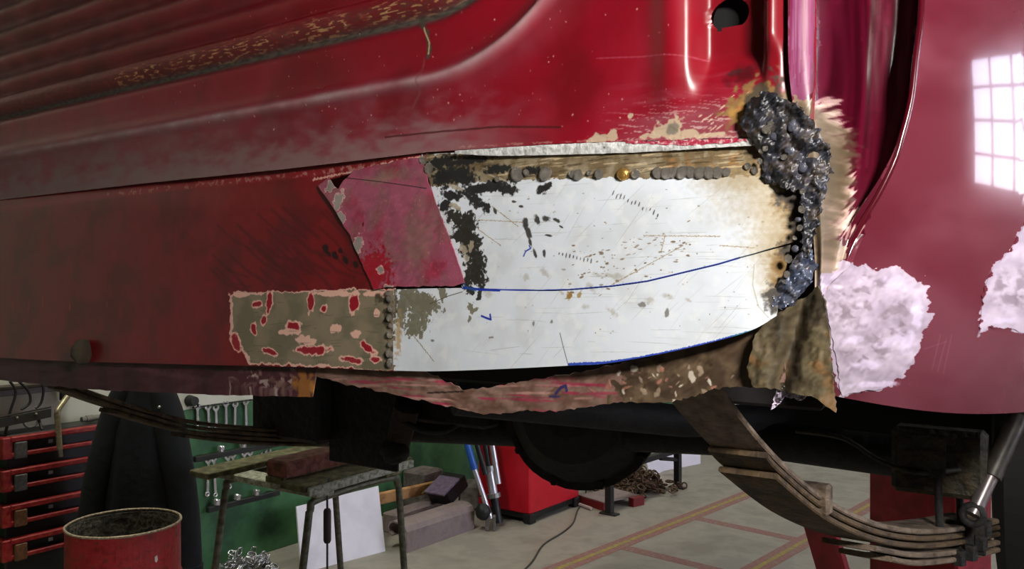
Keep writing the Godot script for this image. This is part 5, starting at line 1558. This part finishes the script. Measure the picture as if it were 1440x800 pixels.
func make_floor_things() -> void:
	rng.seed = 101
	# white sheet leaning on the wall behind the trestle
	var a := flr(424, 806)
	var b := flr(542, 775)
	var tl := pt(417, 712, -a.z * 1.035)
	var trr := pt(532, 683, -b.z * 1.035)
	var q := PackedVector3Array()
	for j in 9:
		for i in 9:
			q.append(tl.lerp(trr, i / 8.0).lerp(a.lerp(b, i / 8.0), j / 8.0) - a)
	var ws := obj("white_sheet", grid(q, 9, 9, 0.012), mixed("sheet_white", [c8(206, 200, 214), c8(222, 216, 228), c8(228, 222, 234)], 0.006, 0.6, 0.0, 0.0, 1.5))
	ws.position = a
	tag(ws, "white board leaning upright on the floor behind the trestle legs", "board")
	# pressed steel section in front, curled along its back edge
	var c0 := flr(572, 778)
	var c1 := flr(667, 744)
	var len_ := c0.distance_to(c1)
	var prof := flat([0, 0, 0.006, 0, 0.006, 0.105, 0.02, 0.132, 0.05, 0.146, 0.10, 0.150, 0.125, 0.140, 0.137, 0.118, 0.132, 0.094, 0.112, 0.080, 0.112, 0.074, 0.138, 0.084, 0.146, 0.118, 0.132, 0.148, 0.102, 0.158, 0.048, 0.154, 0.014, 0.140, 0, 0.112])
	var mauve := mixed("mauve_primer", [c8(124, 106, 108), c8(134, 116, 117), c8(142, 124, 122), c8(130, 114, 108)], 0.006, 0.7, 0.0, 0.3, 2.0)
	var pz := PackedVector2Array()
	for e in prof:
		pz.append(e)
	var sec := on_floor("steel_section", "long pinkish grey pressed steel section lying on the floor, rolled edge to the wall", "steel section", prism(pz, len_), mauve, c0, yaw_of(c0, c1) - PI / 2)
	sec.transform = Transform3D(Basis(Vector3.UP.cross((c1 - c0).normalized()) * 1.0, Vector3.UP, -(c1 - c0).normalized()), c0)
	# scrap behind it against the wall
	var grey := mixed("block_grey", [c8(86, 76, 74), c8(112, 100, 98), c8(124, 114, 108)], 0.012, 0.8, 0.0, 0.4, 2.0)
	var k0 := wl(588, 712, 0.16)
	var up := obj("grey_block", box(Vector3(0, 0, -0.12), Vector3(0.20, 0.26, 0.06), 0.012), grey)
	up.transform = wt(Vector3(k0.x, 0.0, 0.145))
	tag(up, "upright grey stone block against the green wall", "block", "grey blocks")
	var low := obj("steel_beam", box(Vector3(-0.34, 0, -0.05), Vector3(0.06, 0.115, 0.06), 0.008), mauve)
	low.transform = wt(Vector3(wl(600, 735, 0.3).x, 0.0, 0.30))
	tag(low, "short mauve beam on the floor behind the pressed steel section", "steel section")
	var t0 := wl(520, 704, 0.25)
	var t1 := wl(648, 676, 0.25)
	var pk := obj("timber_plank", strip([Vector3.ZERO, t1 - t0], Vector3(0, 0.97, 0.25).normalized(), 0.075, 0.022, 2), mixed("timber", [c8(150, 104, 62), c8(184, 134, 84), c8(196, 150, 98)], 0.01, 0.7, 0.0, 0.2, 2.0))
	pk.transform = wt(t0)
	tag(pk, "orange timber plank lying across the scrap by the green wall", "plank")
	var ob := obj("olive_board", strip([Vector3.ZERO, wl(645, 683, 0.31) - wl(598, 690, 0.31)], Vector3(0, 0.6, 0.8).normalized(), 0.07, 0.012, 2), mixed("olive_paint", [c8(92, 88, 44), c8(130, 124, 66)], 0.02, 0.7, 0.0, 0.0, 3.0))
	ob.transform = wt(wl(598, 690, 0.31))
	tag(ob, "short olive board at the end of the orange plank", "board")
	var bx := thing("tilted_box", "open dark box with a mauve lid tilted on the scrap heap", "box", wt(Vector3(wl(612, 722, 0.38).x, 0.118, 0.42)) * Transform3D(Basis(Vector3(0, 0, 1), 0.45), Vector3.ZERO))
	obj("case", box(Vector3(0, 0, -0.08), Vector3(0.20, 0.09, 0.08), 0.006), plain("case_black", c8(18, 16, 18), 0.5), bx)
	obj("lid", box(Vector3(-0.03, 0.092, -0.07), Vector3(0.14, 0.108, 0.085), 0.004), mixed("lid_mauve", [c8(96, 80, 104), c8(124, 106, 130)], 0.02, 0.6, 0.0, 0.0, 3.0), bx)
	var g2 := obj("grey_block", box(Vector3(0, 0, -0.08), Vector3(0.17, 0.17, 0.08), 0.02), grey)
	g2.transform = wt(Vector3(wl(656, 722, 0.36).x, 0.0, 0.38)) * Transform3D(Basis(Vector3.UP, 0.3), Vector3.ZERO)
	tag(g2, "rounded grey block beside the blue topped prop", "block", "grey blocks")
	# two telescopic props leaning towards the cabinet
	var chrome := plain("prop_chrome", c8(200, 196, 202), 0.28, 0.7)
	var dark := plain("prop_black", c8(22, 22, 26), 0.5)
	var e0 := flr(690, 741, 0.02)
	var dirn := (pt(650, 598, -e0.z * 1.02) - e0)
	var pr := thing("telescopic_prop", "chrome telescopic prop with a blue upper tube leaning by the red cabinet", "prop", Transform3D(Basis(), Vector3(e0.x, 0, e0.z)), "telescopic props")
	var o0 := Vector3(0, 0.02, 0)
	obj("foot_fork", join([box(Vector3(-0.03, 0.0, -0.02), Vector3(-0.012, 0.09, 0.02), 0.004), box(Vector3(0.012, 0.0, -0.02), Vector3(0.03, 0.09, 0.02), 0.004)]), plain("fork_steel", c8(120, 116, 112), 0.4, 0.5), pr)
	obj("knuckle", lump(8, 0.1), dark, pr, Vector3(-0.045, 0.11, 0.0)).scale = Vector3(0.045, 0.05, 0.045)
	obj("lower_tube", tube([o0 + Vector3(0, 0.05, 0), o0 + dirn * 0.57], 0.0165, 14), chrome, pr)
	obj("blue_tube", tube([o0 + dirn * 0.56, o0 + dirn * 1.25], 0.021, 14), plain("prop_blue", c8(34, 84, 170), 0.4), pr)
	obj("back_tube", tube([o0 + dirn * 0.5 + Vector3(0.055, 0, -0.03), o0 + dirn * 1.25 + Vector3(0.055, 0, -0.03)], 0.017, 12), dark, pr)
	for w in [0.30, 0.86]:
		obj("band", tube([o0 + dirn * w, o0 + dirn * (w + 0.012)], 0.0225 if w > 0.5 else 0.018, 14), dark, pr)
	var f0 := flr(701, 735, 0.02)
	var dn := (pt(678, 598, -f0.z * 1.015) - f0)
	var p2 := thing("telescopic_prop", "bare chrome telescopic prop with two wide collars leaning by the red cabinet", "prop", Transform3D(Basis(), Vector3(f0.x, 0, f0.z)), "telescopic props")
	obj("foot", tube([o0, o0 + dn * 0.26], 0.026, 14), dark, p2)
	for w in [[0.255, 0.30, 0.042], [0.52, 0.58, 0.034]]:
		obj("collar", tube([o0 + dn * w[0], o0 + dn * w[1]], w[2], 18), plain("collar_steel", c8(140, 138, 136), 0.35, 0.6), p2)
	obj("sleeve", tube([o0 + dn * 0.28, o0 + dn * 0.56], 0.027, 16), chrome, p2)
	obj("upper_tube", tube([o0 + dn * 0.4 + Vector3(0.04, 0, 0.01), o0 + dn * 1.3 + Vector3(0.045, 0, 0.01)], 0.0185, 14), chrome, p2)
	obj("back_tube", tube([o0 + dn * 0.55, o0 + dn * 1.3], 0.017, 12), dark, p2)
	# red cabinet on a black plinth
	var g0 := flr(745, 738)
	var yw := yaw_of(g0, flr(812, 712))
	var cab := thing("red_cabinet", "tall bright red steel cabinet on a black base near the props", "cabinet", Transform3D(Basis(Vector3.UP, yw), g0))
	var cr := mixed("cabinet_red", [c8(178, 10, 28), c8(200, 14, 36), c8(206, 20, 42)], 0.004, 0.45, 0.0, 0.05, 1.0)
	obj("cabinet_body", box(Vector3(0, 0.06, -0.40), Vector3(0.56, 1.05, 0.0), 0.008), cr, cab)
	obj("plinth", box(Vector3(0.015, 0.025, -0.385), Vector3(0.545, 0.06, -0.012), 0.004), plain("plinth_black", c8(18, 18, 20), 0.5), cab)
	for w in [[0.0, -0.05], [0.50, -0.05], [0.0, -0.40], [0.50, -0.40]]:
		obj("foot", box(Vector3(w[0], 0.0, w[1]), Vector3(w[0] + 0.06, 0.06, w[1] + 0.055), 0.004), plain("plinth_black", c8(18, 18, 20), 0.5), cab)
	# low black frame beyond the cabinet
	var l1 := flr(857, 723)
	var l2 := flr(953, 686)
	var fr := thing("trestle_rail", "low black steel rail on two legs standing on the floor beyond the red cabinet", "rail", Transform3D(Basis(Vector3.UP, yaw_of(l1, l2)), l1))
	var fl_ := l1.distance_to(l2)
	var hh := 0.255
	var fk := plain("frame_black", c8(26, 25, 28), 0.5)
	for w in [[0.0, 0.0], [fl_, 0.0]]:
		obj("leg", box(Vector3(w[0] - 0.022, 0.0, w[1] - 0.022), Vector3(w[0] + 0.022, hh, w[1] + 0.022), 0.003), fk, fr)
	for z in [0.0]:
		obj("rail", box(Vector3(-0.022, hh, z - 0.022), Vector3(fl_ + 0.022, hh + 0.035, z + 0.022), 0.003), fk, fr)
	for x in [0.0, fl_]:
		obj("foot_plate", box(Vector3(x - 0.03, 0.0, -0.06), Vector3(x + 0.03, 0.01, 0.06), 0.002), fk, fr)
	obj("brace", tube([Vector3(fl_ * 0.72, hh - 0.005, 0), Vector3(fl_ - 0.02, hh - 0.05, 0)], 0.014, 8), fk, fr)
	# white folded board behind the frame
	var w0 := flr(915, 671)
	var w1 := flr(934, 662)
	var w2 := flr(985, 652)
	var wf := PackedVector3Array()
	for j in 2:
		for e in [[w0, -0.03], [w0.lerp(w1, 0.5), -0.01], [w1, 0.0], [w1.lerp(w2, 0.5), 0.0], [w2, 0.01]]:
			wf.append((e[0] as Vector3) - w0 + (Vector3(e[1], 0.13, -0.04) if j == 0 else Vector3.ZERO))
	var wb := obj("folded_board", grid(wf, 5, 2, 0.01), plain("board_white", c8(222, 214, 226), 0.6))
	wb.position = w0
	tag(wb, "low white folded board on the floor behind the black frame", "board")
	var wc := on_floor("crumpled_sheet", "crumpled white sheet lying on the folded board behind the black frame", "sheet", patch([0, 0, 4, -6, 14, -8, 22, -12, 30, -8, 26, -2, 14, 2], 2.0, func(x: float, y: float) -> Vector3: return Vector3(x * 0.0055, 0.16 - y * 0.003 + 0.01 * nz.get_noise_2d(x * 9, y * 9), 0.002 * y), 0.004), plain("board_white", c8(222, 214, 226), 0.6), w0 + Vector3(0.05, 0.0, -0.05), 0.0)
	# heap of rusty swarf
	var hp := flr(900, 690)
	var st := SurfaceTool.new()
	st.begin(Mesh.PRIMITIVE_TRIANGLES)
	var curls := [ring(0.02, 0.006, 10, 5), ring(0.014, 0.007, 10, 5), ring(0.026, 0.005, 10, 5)]
	for k in 260:
		var x := rng.randfn(0.0, 0.11)
		var z := rng.randfn(0.0, 0.09)
		var top := 0.13 * exp(-(x * x + z * z) / 0.02) + 0.02
		st.append_from(curls[k % 3], 0, Transform3D(Basis.from_euler(Vector3(rng.randf() * 3.0, rng.randf() * 6.0, rng.randf() * 3.0)), Vector3(x, 0.025 + rng.randf() * top, z)))
	var heap := obj("swarf_heap", st.commit(), mixed("swarf", [c8(52, 36, 28), c8(96, 70, 52), c8(128, 104, 84)], 0.03, 0.7, 0.2, 0.0, 6.0))
	heap.position = hp
	heap.set_meta("kind", "stuff")
	tag(heap, "heap of rusty brown metal curls on the floor by the black frame", "scrap heap")
	# red low base and a short pale rod by the cabinet
	var r0 := flr(816, 707)
	var r1 := flr(852, 718)
	var rb := thing("low_stand", "low dark red steel stand on the floor between cabinet and black frame", "stand", Transform3D(Basis(Vector3.UP, yaw_of(r0, r1)), r0))
	obj("front_bar", box(Vector3(0, 0, -0.02), Vector3(r0.distance_to(r1), 0.05, 0.02), 0.003), plain("base_red", c8(112, 16, 22), 0.5), rb)
	obj("top_plate", box(Vector3(0.0, 0.05, -0.30), Vector3(r0.distance_to(r1), 0.058, 0.02), 0.003), mauve, rb)
	obj("end_block", box(Vector3(r0.distance_to(r1), 0.0, -0.30), Vector3(r0.distance_to(r1) + 0.05, 0.058, -0.2), 0.003), plain("base_red", c8(112, 16, 22), 0.5), rb)
	var s0 := flr(814, 706, 0.012)
	var s1 := flr(831, 712, 0.012)
	s0 += Vector3(0, 0, 0.06)
	s1 += Vector3(0, 0, 0.06)
	var sr := obj("pale_rod", tube([Vector3.ZERO, s1 - s0], 0.011, 10), plain("rod_pale", c8(196, 180, 176), 0.4, 0.2))
	sr.position = s0
	tag(sr, "short pale rod on the floor beside the red cabinet", "rod")
	# cable trailing over the floor
	var cb := []
	var k0_ := flr(726, 812, 0.005)
	for e in [[726, 812], [748, 790], [764, 766], [792, 748], [806, 735], [812, 718], [822, 700], [824, 690]]:
		cb.append(flr(e[0], e[1], 0.005) - k0_)
	var fc := obj("floor_cable", tube(cb, 0.005, 8, 6), plain("cable_grey", c8(58, 52, 50), 0.6))
	fc.position = k0_
	tag(fc, "thin dark cable trailing across the concrete floor to the red cabinet", "cable")
	# chain heap: each link a part
	var hpos := flr(346, 803)
	var chn := thing("chain", "heap of bright chrome chain on the floor by the green wall", "chain", Transform3D(Basis(), hpos))
	var lk := ring(0.0125, 0.0042, 18, 7, 1.7)
	var cm := plain("chain_chrome", c8(190, 188, 190), 0.26, 0.8)
	for i in 95:
		var ang := i * 0.82
		var rr := 0.03 + 0.10 * absf(sin(i * 0.37))
		var l := obj("link", lk, cm, chn, Vector3(cos(ang) * rr * 1.1, 0.014 + 0.085 * (1.0 - rr / 0.135) * rng.randf() + (0.05 * rng.randf() if rr < 0.1 else 0.0), sin(ang) * rr * 0.7))
		l.rotation = Vector3(rng.randf() * 3.0, rng.randf() * 6.0, rng.randf() * 3.0)
	# red support stand under the car at the right
	var sc := pt(1345, 700, 2.6)
	var ss := thing("support_stand", "tall red steel support stand under the rear axle at the right", "stand", Transform3D(Basis(Vector3(-0.4, 0, -0.9).normalized() * -1.0, Vector3.UP, Vector3.UP.cross(Vector3(-0.4, 0, -0.9).normalized()) ), Vector3(sc.x, 0, sc.z)))
	ss.transform.basis = Basis(Vector3(0.9, 0, -0.4).normalized(), Vector3.UP, Vector3(0.4, 0, 0.9).normalized())
	var sm := mixed("stand_red", [c8(130, 10, 24), c8(160, 16, 34), c8(170, 40, 60)], 0.008, 0.45, 0.0, 0.1, 2.0)
	obj("column", box(Vector3(0, 0.02, -0.34), Vector3(0.16, 0.86, 0.0), 0.008), sm, ss)
	obj("head_plate", box(Vector3(-0.02, 0.86, -0.42), Vector3(0.18, 0.90, 0.02), 0.006), sm, ss)
	obj("foot_plate", box(Vector3(-0.1, 0.0, -0.6), Vector3(0.26, 0.02, 0.12), 0.004), sm, ss)
	var st0 := ss.transform.affine_inverse() * pt(1152, 735, 2.75)
	var st1 := ss.transform.affine_inverse() * pt(1200, 900, 2.75)
	obj("brace", strip([st0, st1, ss.transform.affine_inverse() * pt(1240, 1040, 2.75)], Vector3(0, 0, 1), 0.14, 0.03, 2), sm, ss)

# ---------------------------------------------------------------- the scene
const LAMP_E := 2.4
const TUBE_E := 4.5

func _ready() -> void:
	nz.seed = 11
	nz.noise_type = FastNoiseLite.TYPE_SIMPLEX_SMOOTH
	nz.frequency = 0.02
	nz.fractal_octaves = 4
	fine.seed = 23
	fine.noise_type = FastNoiseLite.TYPE_SIMPLEX_SMOOTH
	fine.frequency = 0.06
	fine.fractal_octaves = 3
	rng.seed = 7

	var cam := Camera3D.new()
	cam.name = "camera"
	add_child(cam)
	cam.position = Vector3(0, H, 0)
	cam.fov = rad_to_deg(2.0 * atan(400.0 / F))
	cam.near = 0.02
	cam.current = true
	var we := WorldEnvironment.new()
	we.name = "environment"
	var env := Environment.new()
	env.background_mode = Environment.BG_SKY
	var sky := Sky.new()
	var sm := ProceduralSkyMaterial.new()
	sm.sky_top_color = c8(196, 208, 232)
	sm.sky_horizon_color = c8(232, 228, 240)
	sm.ground_bottom_color = c8(110, 106, 104)
	sm.ground_horizon_color = c8(190, 186, 190)
	sm.sky_energy_multiplier = 3.6
	sm.ground_energy_multiplier = 1.9
	sky.sky_material = sm
	env.sky = sky
	env.tonemap_mode = Environment.TONE_MAPPER_LINEAR
	env.tonemap_exposure = 1.0
	env.sdfgi_enabled = true
	env.ssao_enabled = true
	env.ssil_enabled = true
	we.environment = env
	add_child(we)
	make_lamps()
	make_tubes()

	make_room()
	make_car()
	make_tool_wall()
	make_chest()
	make_jacket()
	make_barrel()
	make_trestle()
	make_floor_things()
	make_floor_lines()
